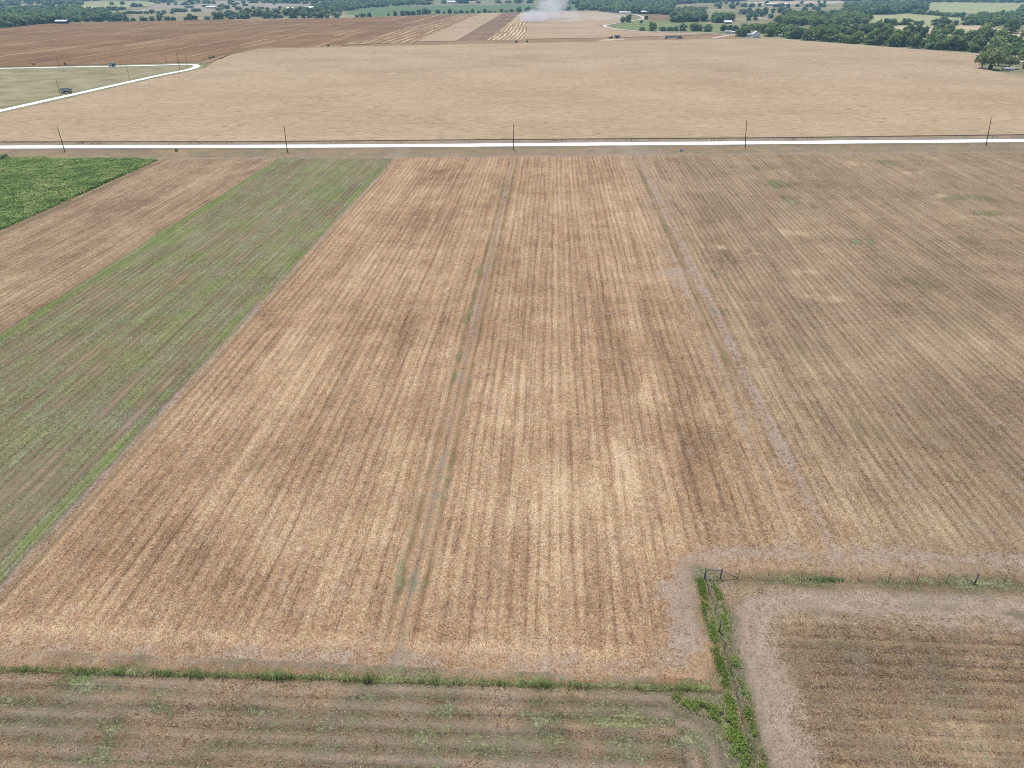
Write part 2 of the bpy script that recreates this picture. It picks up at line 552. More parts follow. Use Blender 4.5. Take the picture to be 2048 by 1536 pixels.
LANE = [complex(-299, 200), (0, 222), complex(-296.4, 434), complex(-295.5, 475), complex(-294.5, 525), (320, 150.5), (375, 139.8), (391, 134.6), (393.5, 131.6), (385, 129.2), (360, 129.2), (300, 131), (200, 133), (0, 137), (-300, 145), (-700, 160)]
ribbon('lane_verge', LANE, 15, .07, M_VERGE, .6)
ribbon('gravel_lane', LANE, 5.2, .12, M_ROAD, .08)
TRK = [(1252, 27.5), (1265, 28.5), (1277, 30.5), (1287, 35), (1283, 38), (1273, 40), (1246, 44), (1224, 47.6), (1209, 51), (1214, 54.3), (1239, 58.4), (1261, 60.8), (1290, 63), (1320, 63.6), (1400, 64.8), (1440, 66.5)]
ribbon('farm_track', TRK, 7, .13, M_TRACK, .3)
ribbon('farm_track', [(1425, 76.5), (1440, 73.5), (1456, 70.5), (1475, 69)], 5, .13, M_TRACK, .2)
ribbon('farm_track', [(1480, 77.6), (1560, 78.6), (1600, 82), (1700, 89.4), (1800, 97), (1900, 104.6), (1953, 108.6), (2000, 116), (2048, 124)], 4, .13, M_TRACK, .3)
ROADL = [complex(-420, 279), (0, 294.5), (512, 293), (850, 291.4), (1250, 288), (1550, 285.5), (2048, 281.5), complex(420, 353)]
ROADP = np.array(PTS(ROADL))
ribbon('gravel_road', ROADL, 6.4, .10, M_ROAD, .22)

# ------------------------------------------------------------------ the setting: near fields, one fan shaped grid cut into fields
TOPV = np.array(PTS([(300, 318), (850, 316), (1550, 308), (2048, 305)]))


def polyd(u, v, pts, closed=False):
    d = np.full(u.shape, 1e9)
    n = len(pts)
    for i in range(n if closed else n - 1):
        ax, ay = pts[i]; bx, by = pts[(i + 1) % n]
        L2 = (bx - ax) ** 2 + (by - ay) ** 2 + 1e-9
        t = np.clip(((u - ax) * (bx - ax) + (v - ay) * (by - ay)) / L2, 0, 1)
        d = np.minimum(d, np.hypot(u - ax - t * (bx - ax), v - ay - t * (by - ay)))
    return d


def blobs(u, v, lst, seed):
    s = np.zeros_like(u)
    wk = np.clip((v - 38) / 110, .10, 1.0)               # ragged outlines, finer close by
    wu = u + (fbm(u * .12, v * .12, seed, 3) - .5) * 14 * wk + (fbm(u * .9, v * .9, seed + 3, 2) - .5) * 2.5
    wv = v + (fbm(u * .12 + 50, v * .12, seed + 9, 3) - .5) * 14 * wk + (fbm(u * .9 + 30, v * .9, seed + 5, 2) - .5) * 2.0
    for px, py, rx, ry, a in lst:
        x, y = G(px, py)
        s += a * np.exp(-((wu - x) / rx) ** 2 - ((wv - y) / ry) ** 2)
    return s


STRAW = [(1040, 760, 7, 9, .22), (1150, 1000, 7, 9, .26), (985, 1040, 5, 8, .2), (1260, 930, 5, 8, .24), (1165, 1120, 5, 4, .24), (1010, 860, 5, 8, .2), (1270, 650, 5, 8, .22), (1275, 450, 6, 12, .16),
         (720, 560, 8, 12, .16), (640, 680, 8, 12, .14), (480, 800, 8, 10, .12), (560, 1010, 7, 7, .12), (700, 1080, 7, 6, .14), (220, 1220, 7, 4, .14), (820, 345, 7, 6, .2), (780, 1130, 5, 5, .16),
         (1300, 780, 4, 8, .2), (1230, 1240, 6, 3, .12), (1320, 1080, 4, 3, .14),
         (880, 350, 13, 20, -.20), (860, 440, 10, 14, -.14), (1100, 480, 10, 12, -.16), (1210, 610, 10, 9, -.18), (1130, 900, 4, 6, -.20), (1370, 880, 7, 9, -.22), (1340, 980, 6, 6, -.18), (740, 640, 8, 10, -.12),
         (600, 900, 8, 8, -.12), (1170, 340, 10, 15, -.12), (900, 640, 6, 8, -.14), (1320, 690, 5, 7, -.20), (340, 1120, 8, 5, -.14), (1080, 1080, 5, 4, -.12), (480, 1160, 7, 4, -.12), (1060, 870, 3, 6, -.14),
         (1600, 470, 8, 2.5, .34), (1620, 545, 7, 2.5, .36), (1645, 595, 6, 2, .3), (1450, 494, 2.5, 2, .5), (1530, 513, 1.6, 1.4, .5), (1690, 520, 4, 2, .3), (1900, 700, 10, 8, .22), (1700, 730, 8, 6, .16), (1960, 440, 9, 3, .3),
         (1820, 345, 5, 3, .35), (1700, 330, 5, 3, .3), (1560, 345, 4, 4, .25), (1880, 395, 5, 2.5, .32), (1620, 405, 5, 2.5, .2), (1720, 1000, 8, 6, .12), (1880, 1060, 8, 4, .16),
         (1450, 510, 7, 10, -.26), (1400, 420, 6, 14, -.16), (1750, 620, 14, 10, -.14), (1650, 870, 8, 6, -.14), (1820, 500, 12, 10, -.10), (1620, 360, 10, 14, -.12), (1950, 560, 12, 12, -.12), (1620, 960, 6, 5, -.12),
         (200, 420, 12, 14, -.18), (120, 480, 12, 12, -.12), (320, 380, 8, 10, -.1), (60, 560, 10, 8, .10), (380, 370, 5, 8, .14), (250, 520, 6, 8, .12), (430, 330, 8, 8, .08),
         (1930, 1510, 5, 2.0, .36), (1890, 1460, 4, 1.5, .2), (1800, 1290, 10, 3, -.18), (1900, 1350, 12, 3, -.14), (60, 1440, 6, 2, -.16), (250, 1500, 8, 2, -.1), (1250, 1480, 8, 3, -.08)]
GREENB = [(1560, 365, 4, 9, .42), (1600, 405, 4, 5, .40), (1950, 400, 6, 4, .40), (1990, 425, 5, 3, .45), (1712, 488, 2.4, 2.4, .5), (1418, 548, 2.2, 4, .45), (1785, 325, 6, 5, .36), (1835, 575, 5, 6, .25), (1430, 620, 2, 5, .3),
          (1690, 560, 4, 5, .22), (1500, 340, 4, 8, .3), (1950, 480, 4, 3, .3), (1880, 370, 4, 3, .3), (1610, 700, 4, 5, .15), (1740, 870, 5, 5, .14), (380, 1150, 1.3, 1.0, .25), (500, 940, 3, 3, .16), 
          (310, 1330, 3.5, .5, .12), (800, 1170, 1.0, 1.6, .3), (1130, 1210, .8, 3, .22), (1690, 1128, 2, .8, .2), (1720, 1225, 5, .8, .38), (1880, 1220, 4, .7, .4), (2030, 1240, 2.5, .5, .8),
          (1640, 1210, 3, 1, .25), (1550, 1300, 1.5, 2, .2), (150, 1372, 2.2, .9, .75), (120, 1365, 1.5, .7, .6), (330, 1412, 1.7, .8, .7), (50, 1400, 3, .9, .5), (230, 1460, 2.2, 1.1, .6), (200, 1500, 1.5, .8, .6),
          (490, 1415, 1.8, .8, .5), (1085, 1415, 1.6, 1.3, .6), (1150, 1400, 1.6, .8, .5), (1110, 1450, 1.0, 1.4, .6), (1130, 1490, 1.3, .9, .5), (985, 1500, 1.6, .8, .4), (1375, 1485, 1.5, .8, .6), (430, 1500, 2, 1, .35),
          (1240, 1420, 2, .8, .35), (910, 1410, 2, .7, .35), (840, 1460, 2, .7, .35), (1290, 1500, 4, 1, .3), (1200, 1440, 4, 1.2, .25), (640, 1440, 5, 1.5, .25), (320, 470, 9, 10, .22), (100, 460, 4, 10, .14)]


def build_near_fields():
    # rows of the fan from just in front of the drone to the tan crop, columns widening with distance
    pys = np.concatenate([np.arange(268, 420, 2.0), np.arange(420, 1540, 3.2), np.arange(1540, 1850, 9.0)])
    ang = PITCH + np.arctan((pys - 768) / FPX)
    d = CAM_H / np.tan(ang)
    depth = d * math.cos(PITCH) + CAM_H * math.sin(PITCH)
    half = 1024 / FPX * depth * 1.22 + 6
    ncol = 820
    s = np.linspace(-1, 1, ncol)
    X = half[:, None] * s[None, :]
    Y = np.repeat(d[:, None], ncol, 1)
    u = X * math.cos(YAW) - Y * math.sin(YAW)
    v = X * math.sin(YAW) + Y * math.cos(YAW)
    nr = len(pys)
    # ---- which field is each point in
    topv = np.interp(u, TOPV[:, 0], TOPV[:, 1])
    topv = np.where(u < TOPV[0, 0], TOPV[0, 1] + (u - TOPV[0, 0]) * .085, topv)
    topv = np.where(u > TOPV[-1, 0], TOPV[-1, 1] + (u - TOPV[-1, 0]) * .085, topv)
    roadv = np.interp(u, ROADP[:, 0], ROADP[:, 1])
    wl = fbm(u * .5, v * .5, 3, 3) - .5                      # ragged edges
    n1 = fbm(u * .08, v * .08, 21, 4) - .5
    n2 = fbm(u * .25, v * .25, 31, 4) - .5
    nlong = fbm(u * .8, v * .03, 41, 3) - .5
    FU, FV, CV = 19.2, 62.0, 45.8                            # fence line u, fence line v, weed row v
    front = sstep(-.3, .3, CV + (u + 20) * .02 - v + wl * .5) * sstep(-.4, .4, 18.6 - u + wl * .6)     # bottom field
    pad = sstep(-.4, .4, u - FU + wl * .4) * sstep(-.4, .4, FV - v + wl * .4)                      # fenced paddock
    main = (1 - front) * (1 - pad)
    rough_v = sstep(-.6, .6, v - topv + wl * 1.2)                # roadside
    field = main * (1 - rough_v)
    green = np.zeros_like(u); dirt = np.zeros_like(u); straw = np.zeros_like(u); warm = np.zeros_like(u)
    ru = u.copy(); rv = v.copy(); amp = np.ones_like(u)
    # main strips
    centre = sstep(-61, -59, u) * (1 - sstep(12, 56, u + n2 * 14))
    left = 1 - sstep(-108, -106.5, u)
    gs = sstep(-107.6, -106.4, u + wl) * (1 - sstep(-61.9, -61.2, u + wl * .6))
    warm += field * (centre * 1.0 + left * .50 + gs * .20 + (1 - centre - left - gs).clip(0, 1) * .22)
    straw += field * (centre * .05 + left * -.02 + sstep(18, 50, u) * -.02)
    # green strip
    green += field * gs * (.62 + n1 * .5 + n2 * .4 + nlong * .8 + sstep(90, 200, v) * .16)
    green += field * (.40 * bump1(u + wl, -105.3, 1.6) + .40 * bump1(u + wl * .9, -63.0, .9) * (.8 + n2 * 1.6) + .34 * bump1(u + wl * .6, -59.7, .6) + .12 * bump1(u, -77, 4))
    dirt += field * (.80 * bump1(u + wl * .4, -61.3, .6) * (.75 + n2) + gs * (.06 + .30 * np.clip(-n1, 0, 1) * 2))
    dirt += field * gs * .42 * sstep(150, 70, v); straw += field * gs * .12
    # verge beside the green crop
    green += field * .55 * bump1(u + wl * 2, -150.2, 1.7)
    # centre track with grassy edges
    g2 = .55 + 1.5 * (fbm(v * .06, v * 0 + 3, 77, 3) - .5)
    dirt += field * (.58 + n2 * .8) * bump1(u + wl * .6, -14.5, .9); green += field * .24 * bump1(u + wl, -14.5, 1.9)
    green += field * sstep(50, 58, v) * (.95 * g2 * bump1(u + wl * 1.1, -16.1, .65) + .60 * (1.1 - g2) * bump1(u + wl * 1.1, -12.9, .55)) * (.8 + n2 * 1.6)
    # faint lane on the right
    dirt += field * sstep(66, 90, v) * (.36 + n2 * .9) * (bump1(u + wl * .8, 34.6, 2.2) + .6 * bump1(u + wl * .8, 31.0, 1.2))
    green += field * (.45 + 1.6 * (fbm(v * .05, v * 0 + 9, 79, 3) - .5)) * bump1(u + wl * .7, 33.0, .5) * sstep(85, 125, v)
    fan = sstep(60, 70, v) * field
    for c, w_, a_ in ((26.6, .7, .34), (29.0, .8, .44), (31.2, .8, .50), (35.6, 1.0, .58), (38.4, .9, .52), (41.4, .9, .42), (44.0, .8, .36)):
        dirt += fan * a_ * (.55 + 1.2 * (fbm(v * .03, v * 0 + c, 58, 3) - .35)) * bump1(u + wl * .5, c, w_)
    right = sstep(26, 58, u) * field
    green += right * (.13 + np.clip(n1, 0, 1) * .6)
    dirt += right * (.06 + np.clip(nlong, 0, 1) * .5)
    # thin worn rows in the brown strips
    for c in (-43.5, -31.0, 3.5, 20.5, 45.5, 57.0, 70.0, -122.0, -136.0):
        dirt += field * .32 * bump1(u + wl * .5, c, .8) * (fbm(v * .03, v * 0 + c, 55, 3))
    green += field * centre * .09 * np.clip(nlong * 3, 0, 1)
    # headlands
    hl = polyd(u, v, [(-140, 45.2), (-55, 48.3), (11, 48.9), (14.6, 50.0), (16.0, 54), (16.2, 60), (17.8, 64.6), (24, 66.4), (60, 66.8), (140, 67.4)])
    dirt += main * .66 * np.exp(-((hl + wl * 2.2 + n2 * 2) / 1.7) ** 2) * (.9 + n2 * 1.6)
    hd = np.minimum(np.abs(v - 49.6) + (u > 12) * 50, 99)
    straw += main * .18 * bump1(v + wl, 50.5, 1.0) * (u < 11)
    amp *= 1 - .85 * np.exp(-(hl / 2.8) ** 2) * main
    band = main * (v < 47.9) * (u < 17)                          # rough grass between headland and weed row
    green += band * (.40 + n2 * .9); dirt += band * .25; green += main * .5 * bump1(v, CV + (u + 20) * .02 + .2, .5) * (u < 17); warm += band * .2
    # strip along the fences
    for pts, w in (([(FU, FV), (150, 63.5)], 1.5), ([(FU, FV + .4), (FU, 20)], 1.9)):
        fd = polyd(u, v, pts)
        e = np.exp(-((fd + wl) / w) ** 2)
        green += e * (.60 + n2 * .9); amp *= 1 - .9 * e
        dirt += .25 * np.exp(-(fd / (w * 2)) ** 2)
    # bottom field: rows follow the weed row and swing round at the corner
    cx, cy, rr = 13.0, 40.0, 5.2
    dx = np.clip(u - cx, 0, None); dy = v - cy
    ring = rr - np.hypot(dx, np.clip(dy, 0, None))
    dfr = np.where((u > cx) & (v > cy), ring, np.minimum(CV - .4 + (u + 20) * .02 - v, 18.2 - u))
    fr = np.where(u < cx, CV - .4 + (u + 20) * .02 - v, np.where(v > cy, ring, 18.2 - u))
    ru = np.where(front > .5, fr * (1.42 / 1.78) + .15, ru); rv = np.where(front > .5, u + v * .2 + 60, rv)
    row = np.sin(fr * 2 * math.pi / 1.78 + wl * 1.5)
    dirt += front * (.54 + .22 * np.clip(row, -.4, 1) * np.clip(.35 + n2 * 3.0 + n1 * 1.5, 0, 1.3) + n2 * .9)
    straw += front * (-.06 - .20 * np.clip(.5 + n1 * 2.5, .1, 1) * np.clip(-row - .4, 0, 1))
    green += front * (.38 + n2 * .75 + n1 * .4 + .10 * np.clip(-row, 0, 1) * np.clip(.5 + n2 * 3, 0, 1))
    warm += front * .30
    z_rut = np.zeros_like(u)
    # paddock: worn loop just inside the fence, rows along x within
    pd = np.minimum(u - FU, FV - v)
    cx2, cy2, r2 = FU + 9.5, FV - 9.5, 4.0
    inner = np.where((u < cx2) & (v > cy2), 9.5 - np.hypot(u - cx2, v - cy2), np.minimum(u - FU, FV - v))
    inner = np.where((u < cx2) & (v > cy2), inner, np.minimum(u - FU, FV - v + .0))
    loop = np.exp(-((inner - 3.6 + wl * 1.8) / 2.2) ** 2)
    dirt += pad * (loop * .42 + .34 + n2 * .8) * sstep(.6, 1.6, inner)
    for o_ in (2.2, 3.9):
        dirt += pad * .34 * bump1(inner + wl * .5, o_, .42)
        z_rut = z_rut - .05 * pad * bump1(inner + wl * .4, o_, .40)
    amp = np.where(pad > .5, amp * .7 * sstep(4.5, 7.5, inner), amp)
    ru = np.where(pad > .5, v * .92, ru); rv = np.where(pad > .5, u, rv)
    row2 = np.sin(v * 2 * math.pi / 1.55 + wl * 2)
    inr = pad * sstep(5.5, 7, inner)
    straw += inr * (-.08 - .12 * np.clip(-row2, 0, 1)); warm += inr * .30
    green += inr * (.16 + .22 * np.clip(row2, 0, 1) + n2 * .6) + pad * (1 - inr) * (.05 + n2 * .5)
    dirt -= inr * .06
    # roadside and tan crop apron
    rs = main * rough_v
    green += rs * (.34 + n2 * .6 + .15 * bump1(v, roadv - 6, 2)); dirt += rs * (.42 + n2 * .5)
    dirt += rs * (v > roadv) * .4 + rs * .6 * bump1(v, topv + 1.2, 1.2)
    amp *= 1 - .95 * rs; warm += rs * .15
    dirt += .45 * rs * bump1(u, 30, 14) + .3 * rs * bump1(u, -62, 5)
    # hand placed patches
    keep = main * (1 - np.exp(-(hl / 2.5) ** 2) * .6) + front + pad
    straw += blobs(u, v, [(a_, b_, c_, d_, e_ * (.75 if e_ > 0 else .62)) for a_, b_, c_, d_, e_ in STRAW], 61) * keep * (.35 + 1.3 * sstep(.30, .70, fbm(u * .8, v * .10, 63, 3)))
    straw += field * .10 * np.exp(-((u - 6) / 20) ** 2 - ((v - 78) / 24) ** 2)
    green += blobs(u, v, GREENB, 71) * np.where(v > 75, 2.4 * sstep(.36, .66, fbm(u * .9, v * .10, 74, 3)), .75)
    dirt += blobs(u, v, [(1160, 605, 6, 3.0, .42), (1310, 545, 5, 4, .3), (1345, 545, 4, 5, .3), (965, 520, 1.5, 4, .4), (450, 770, 7, 8, .35), (230, 850, 8, 6, .35), (1700, 640, 10, 8, .2), (1640, 700, 6, 8, .2),
                         (1330, 1180, 2.4, 3, .5), (1370, 1270, 2.2, 2.5, .5), (660, 880, 3, 5, .3), (550, 1090, 4, 3, .3), (330, 1100, 4, 3, .25), (1290, 1290, 5, 1, .3)], 81)
    green = np.clip(green, -.2, 1.5); dirt = np.clip(dirt, -.2, 1.3)
    # ---- relief: furrows, swaths and clods that take real light
    z = .05 * (fbm(u * .35, v * .35, 11, 3) - .5) + .10 * (fbm(u * 1.3, v * 1.3, 13, 3) - .5) + .12 * (fbm(u * .75, v * .04, 15, 3) - .5) * amp
    z += .09 * np.clip(green, 0, 1) * (fbm(u * 2.1, v * 2.1, 17, 2) - .2)
    z += front * .065 * row * np.clip(.6 + n1 * 2, .2, 1) + inr * .05 * row2 - .05 * np.clip(dirt, 0, 1) + z_rut
    z = np.where(np.abs(v - roadv) < 7, z * .3 - .02, z)
    reg = np.full(u.shape, 0)
    reg[:] = 0
    reg[(gs > .5)] = 1
    reg[(left > .5)] = 2
    reg[(u > 33)] = 3
    reg[(rough_v > .5)] = 4
    reg[(front > .5)] = 5
    reg[(pad > .5)] = 6
    names = ['brown_stubble_field', 'green_cover_field', 'left_stubble_field', 'right_stubble_field', 'road_verge', 'weedy_front_field', 'fenced_paddock']
    idx = np.arange(nr * ncol).reshape(nr, ncol)
    q = np.stack([idx[1:, :-1], idx[1:, 1:], idx[:-1, 1:], idx[:-1, :-1]], -1).reshape(-1, 4)
    fr_ = reg[:-1, :-1].reshape(-1)
    co = np.stack([u, v, z], -1).reshape(-1, 3).astype(np.float32)
    A = np.stack([green, dirt, straw, np.clip(warm, 0, 1)], -1).reshape(-1, 4).astype(np.float32)
    B = np.stack([ru, rv, amp, np.ones_like(u)], -1).reshape(-1, 4).astype(np.float32)
    global ground_at

    def ground_at(x, y):
        # height and masks of the near fields under points (x, y)
        X_ = x * math.cos(YAW) + y * math.sin(YAW); Y_ = -x * math.sin(YAW) + y * math.cos(YAW)
        r_ = np.clip(np.interp(-Y_, -d, np.arange(nr)).round().astype(int), 0, nr - 1)
        c_ = np.clip(((X_ / half[r_] + 1) / 2 * (ncol - 1)).round().astype(int), 0, ncol - 1)
        return z[r_, c_], green[r_, c_], dirt[r_, c_], reg[r_, c_]

    # shared smooth normals across the cuts come for free: the relief is finer than a pixel at the borders
    for r, nm in enumerate(names):
        qq = q[fr_ == r]
        if not len(qq): continue
        used, inv = np.unique(qq, return_inverse=True)
        me = bpy.data.meshes.new(nm)
        me.vertices.add(len(used)); me.vertices.foreach_set('co', co[used].ravel())
        n = len(qq)
        me.loops.add(n * 4); me.loops.foreach_set('vertex_index', inv.reshape(-1).astype(np.int32))
        me.polygons.add(n); me.polygons.foreach_set('loop_start', np.arange(0, n * 4, 4, dtype=np.int32))
        me.polygons.foreach_set('use_smooth', np.ones(n, bool))
        me.update(calc_edges=True)
        for an, D in (('mask_a', A), ('mask_b', B)):
            at = me.attributes.new(an, 'FLOAT_COLOR', 'POINT')
            at.data.foreach_set('color', D[used].ravel())
        me.materials.append(M_FIELD)
        tag(link(nm, me), kind='structure')


build_near_fields()

# ------------------------------------------------------------------ trees


def rand_dirs(n, up=-.35):
    z = rng.uniform(up, 1, n); a = rng.uniform(0, 2 * math.pi, n)
    r = np.sqrt(1 - z * z)
    return np.stack([r * np.cos(a), r * np.sin(a), z], 1)


def leaf_quads(P, Nn, size, jit=.7):
    """square-ish leaf sprays at P facing roughly Nn"""
    n = len(P)
    Nn = Nn + rng.normal(0, jit, (n, 3))
    Nn /= np.linalg.norm(Nn, axis=1, keepdims=True) + 1e-9
    t = np.cross(Nn, rng.normal(0, 1, (n, 3)))
    t /= np.linalg.norm(t, axis=1, keepdims=True) + 1e-9
    b = np.cross(Nn, t)
    s = (size * rng.uniform(.6, 1.35, n))[:, None]
    a = rng.uniform(.55, 1.0, n)[:, None]
    return np.stack([P - t * s, P - b * s * a, P + t * s, P + b * s * a], 1).reshape(-1, 3)


def crown_points(nl, seed, flat=.72, spread=.64):
    """unit crown: lobes on an uneven dome, x,y in [-1,1], z from the skirt up to about 1.5"""
    r = np.random.default_rng(seed)
    lobes = []
    for k in range(nl):
        a = 2.4 * k + r.uniform(-.5, .5)
        rad = spread * math.sqrt((k + .35) / nl) * r.uniform(.88, 1.15)
        h = (1 - (rad / (spread * 1.2)) ** 2) * flat * r.uniform(.80, 1.12)
        lobes.append((rad * math.cos(a), rad * math.sin(a), .50 + h * .85, r.uniform(.34, .48)))
    return lobes


def crown_quads(nl, per, size, seed, flat=.72, low=0.0):
    V = []
    for (x, y, z, rr) in crown_points(nl, seed, flat):
        d = rand_dirs(per, -.55)
        rad = rr * rng.uniform(.92, 1.04, per)[:, None]
        P = np.array([x, y, z]) + d * rad * np.array([1, 1, .82])
        V.append(leaf_quads(P, d * .8 + np.array([0, 0, .75]), size, .38))
        m = max(4, per // 7)
        P = np.array([x, y, z]) + rng.normal(0, rr * .45, (m, 3))
        V.append(leaf_quads(P, rng.normal(0, 1, (m, 3)), size * 1.3))
        if low:
            m = int(per * low)
            P = np.stack([x + rng.normal(0, rr * .7, m), y + rng.normal(0, rr * .7, m), rng.uniform(.04, .5, m)], 1)
            V.append(leaf_quads(P, np.stack([P[:, 0], P[:, 1], P[:, 2] * 0 + .6], 1), size * 1.1, .5))
    return np.concatenate(V)


def trunk_mesh(name, seed, h=.62, r=.055, forks=4):
    rr = random.Random(seed)
    mb = MB()
    lean = (rr.uniform(-.05, .05), rr.uniform(-.05, .05))
    top = (lean[0], lean[1], h * .6)
    mb.tube((0, 0, -.05), top, r * 1.35, r * .85, 7)
    for k in range(forks):
        a = 2 * math.pi * k / forks + rr.uniform(-.4, .4)
        e = (top[0] + math.cos(a) * .38 * rr.uniform(.7, 1.1), top[1] + math.sin(a) * .38 * rr.uniform(.7, 1.1), h * 1.25 * rr.uniform(.9, 1.2))
        mb.tube(top, e, r * .6, r * .2, 6)
    me = bpy.data.meshes.new(name)
    me.from_pydata(mb.v, [], mb.f)
    me.materials.append(M_BARK)
    me.update()
    return me


# unit trees have crown radius 1 (so 2 wide) and are about 1 tall
BIG = [(quads_mesh('crown', crown_quads(13, 240, .075, s, .72), 4, [M_LEAFB]), trunk_mesh('trunk', s)) for s in (1, 2, 3)]
MID = []
for s in (11, 12, 13, 14, 15, 16):
    MID.append((quads_mesh('crown', crown_quads(9, 120, .115, s, .66 if s % 2 else .82, low=.12 if s % 3 else 0), 4, [M_LEAF]), trunk_mesh('trunk', s)))
HEDGE = [quads_mesh('crown', crown_quads(9, 100, .125, s, .6, low=.5), 4, [M_LEAF]) for s in (21, 22, 23)]
BUSHM = [quads_mesh('crown', crown_quads(5, 60, .16, s, .5, low=.5), 4, [M_BUSH]) for s in (31, 32)]
SMALL_V = [crown_quads(6, 34, .20, s, .7, low=.3).reshape(-1, 4, 3) for s in (41, 42, 43, 44)]

TREES = []   # x, y, width, height, style, label, group, category


def inside(px, py, poly):
    c = False
    j = len(poly) - 1
    for i in range(len(poly)):
        xi, yi = poly[i]; xj, yj = poly[j]
        if (yi > py) != (yj > py) and px < (xj - xi) * (py - yi) / (yj - yi) + xi: c = not c
        j = i
    return c


def t_add(x, y, w, h, style, label, group, cat='tree', force=False):
    TREES.append((x, y, w, h, style, label, group, cat, force))


def t_pts(pts, label, group, wm=12, hm=10, style='mid', cat='tree', force=False):
    for p in pts:
        x, y = G(p[0], p[1])
        w = p[2] if len(p) > 2 else wm * random.uniform(.8, 1.2)
        h = p[3] if len(p) > 3 else hm * random.uniform(.85, 1.15)
        t_add(x, y, w, h, style, label, group, cat, force)


def t_line(line, sp, label, group, wm=12, hm=10, rows=1, rowsp=9, style='mid', jit=.35, skip=0.0):
    P2 = PTS(line)
    for r in range(rows):
        for (ax, ay), (bx, by) in zip(P2[:-1], P2[1:]):
            L = math.hypot(bx - ax, by - ay)
            n = max(1, int(L / sp))
            for k in range(n):
                if random.random() < skip: continue
                t = (k + random.uniform(.5 - jit, .5 + jit)) / n
                x = ax + (bx - ax) * t; y = ay + (by - ay) * t + r * rowsp + random.uniform(-.3, .3) * rowsp
                w = wm * random.uniform(.75, 1.25)
                hs = random.choice((.62, .8, .95, 1.05, 1.2, 1.4)) * random.uniform(.92, 1.08)
                t_add(x, y, w * (.8 + .2 * hs), hm * hs, style if hs < 1.1 else 'mid', label, group)


def t_poly(poly, sp, label, group, wm=12, hm=10, style='mid', keep=1.0):
    P2 = PTS(poly)
    xs = [p[0] for p in P2]; ys = [p[1] for p in P2]
    y = min(ys)
    while y < max(ys):
        x = min(xs)
        while x < max(xs):
            qx = x + random.uniform(-.4, .4) * sp; qy = y + random.uniform(-.4, .4) * sp
            if inside(qx, qy, P2) and random.random() < keep:
                w = wm * random.uniform(.75, 1.25)
                t_add(qx, qy, w, hm * random.uniform(.8, 1.2), style, label, group)
            x += sp
        y += sp


# right hand side, near to far
t_pts([(1963, 137, 12, 12.5)], 'leaning round crowned tree at the corner of the tan field, left of a larger one', None, style='big', force=True)
t_pts([(1978, 138.5, 17, 16.5)], 'tallest broad light green tree standing at the right corner of the tan field', None, style='big', force=True)
t_pts([(1997, 131, 12, 12)], 'light green tree just behind the tall corner tree of the tan field', None, style='big', force=True)
t_pts([(2016, 137, 13, 9.5)], 'low dark bushy tree with grey clutter at its foot, right edge of photo', None, style='big', force=True)
t_pts([(1979, 139, 3.2, 4.2)], 'small shrub under the tall corner tree at the tan field', None, style='bush', cat='shrub', force=True)
t_pts([(2050, 137, 5, 5)], 'pale shrub by the pole at the far right edge', None, style='bush', cat='shrub', force=True)
t_pts([(2012, 115, 10, 9), (2030, 117, 10, 9), (2047, 119, 10, 9)], 'dark tree in the row behind the low bushy tree at right', 'dark trees behind the corner trees', style='mid')
HG = 'trees of the thick hedgerow along the tan field'
HL = 'dense green tree of the thick hedgerow bordering the right of the tan field'
t_line([(1568, 74.5), (1600, 78.5), (1700, 86), (1800, 93.5), (1900, 100), (1960, 105), (2100, 112)], 9.5, HL, HG, 13, 10.5, rows=3, rowsp=26, style='hedge')
t_line([(1740, 70), (1860, 76), (2060, 88)], 12, HL, HG, 14, 12, rows=2, rowsp=24, style='mid', skip=.15)
t_line([(1640, 67), (1740, 70)], 12, HL, HG, 14, 11, rows=2, rowsp=26, style='mid', skip=.1)
t_pts([(1742, 68, 15, 13), (1772, 69, 16, 13)], 'tall round tree rising above the thick hedgerow at right', 'taller trees rising above the hedgerow')
YG = 'trees round the white farmhouse'
YL = 'broad dark green shade tree standing round the white farmhouse'
t_pts([(1477, 73, 11, 10), (1487, 72.5, 14, 13), (1500, 66, 14, 12), (1525, 66, 15, 13), (1537, 73, 14, 13), (1550, 69, 15, 13), (1563, 70, 14, 13), (1515, 62, 14, 11), (1540, 61, 15, 12), (1565, 63, 14, 11), (1580, 66, 13, 11),
       (1592, 70, 12, 10), (1604, 71, 13, 10), (1470, 64, 11, 9), (1458, 63, 10, 9), (1446, 62, 11, 9), (1488, 61, 12, 10)], YL, YG)
RG = 'row of small round trees along the farm track'
RL = 'small round dark tree in the row along the farm track'
t_pts([(1304, 62, 13, 11.5), (1366, 62, 12, 10), (1386, 62, 13, 11.5), (1398, 62, 10, 9), (1416, 63, 13, 10), (1352, 62, 9, 7)], RL, RG)
t_pts([(1284, 61, 9, 5), (1325, 62, 11, 6), (1340, 62, 10, 6)], 'pale low bush between the round trees along the farm track', 'low bushes along the farm track', style='bush', cat='shrub')
t_pts([(1246, 45.5, 11, 11)], 'left tree of the pair beside the pale farm track bend', None, force=True)
t_pts([(1257, 44.5, 12, 12)], 'right tree of the pair beside the pale farm track bend', None, force=True)
t_pts([(1292, 39, 8, 8)], 'lone pale tree at the hook of the farm track', None, style='bush', force=True)
t_pts([(1282, 46.5, 5, 5)], 'small dark bush in the green paddock inside the track bend', None, cat='shrub', force=True)
CG = 'big trees in the clump beyond the green paddock'
t_poly([(1348, 45), (1410, 44), (1408, 30), (1370, 24), (1345, 30)], 15, 'large dark tree in the clump beyond the green paddock', CG, 15, 13)
t_poly([(1424, 46.5), (1462, 46), (1462, 39), (1430, 37)], 13, 'dark tree in the oval grove behind the white shed', 'oval grove of trees behind the white shed', 14, 12)
SV = 'scattered trees on the far savanna pasture'
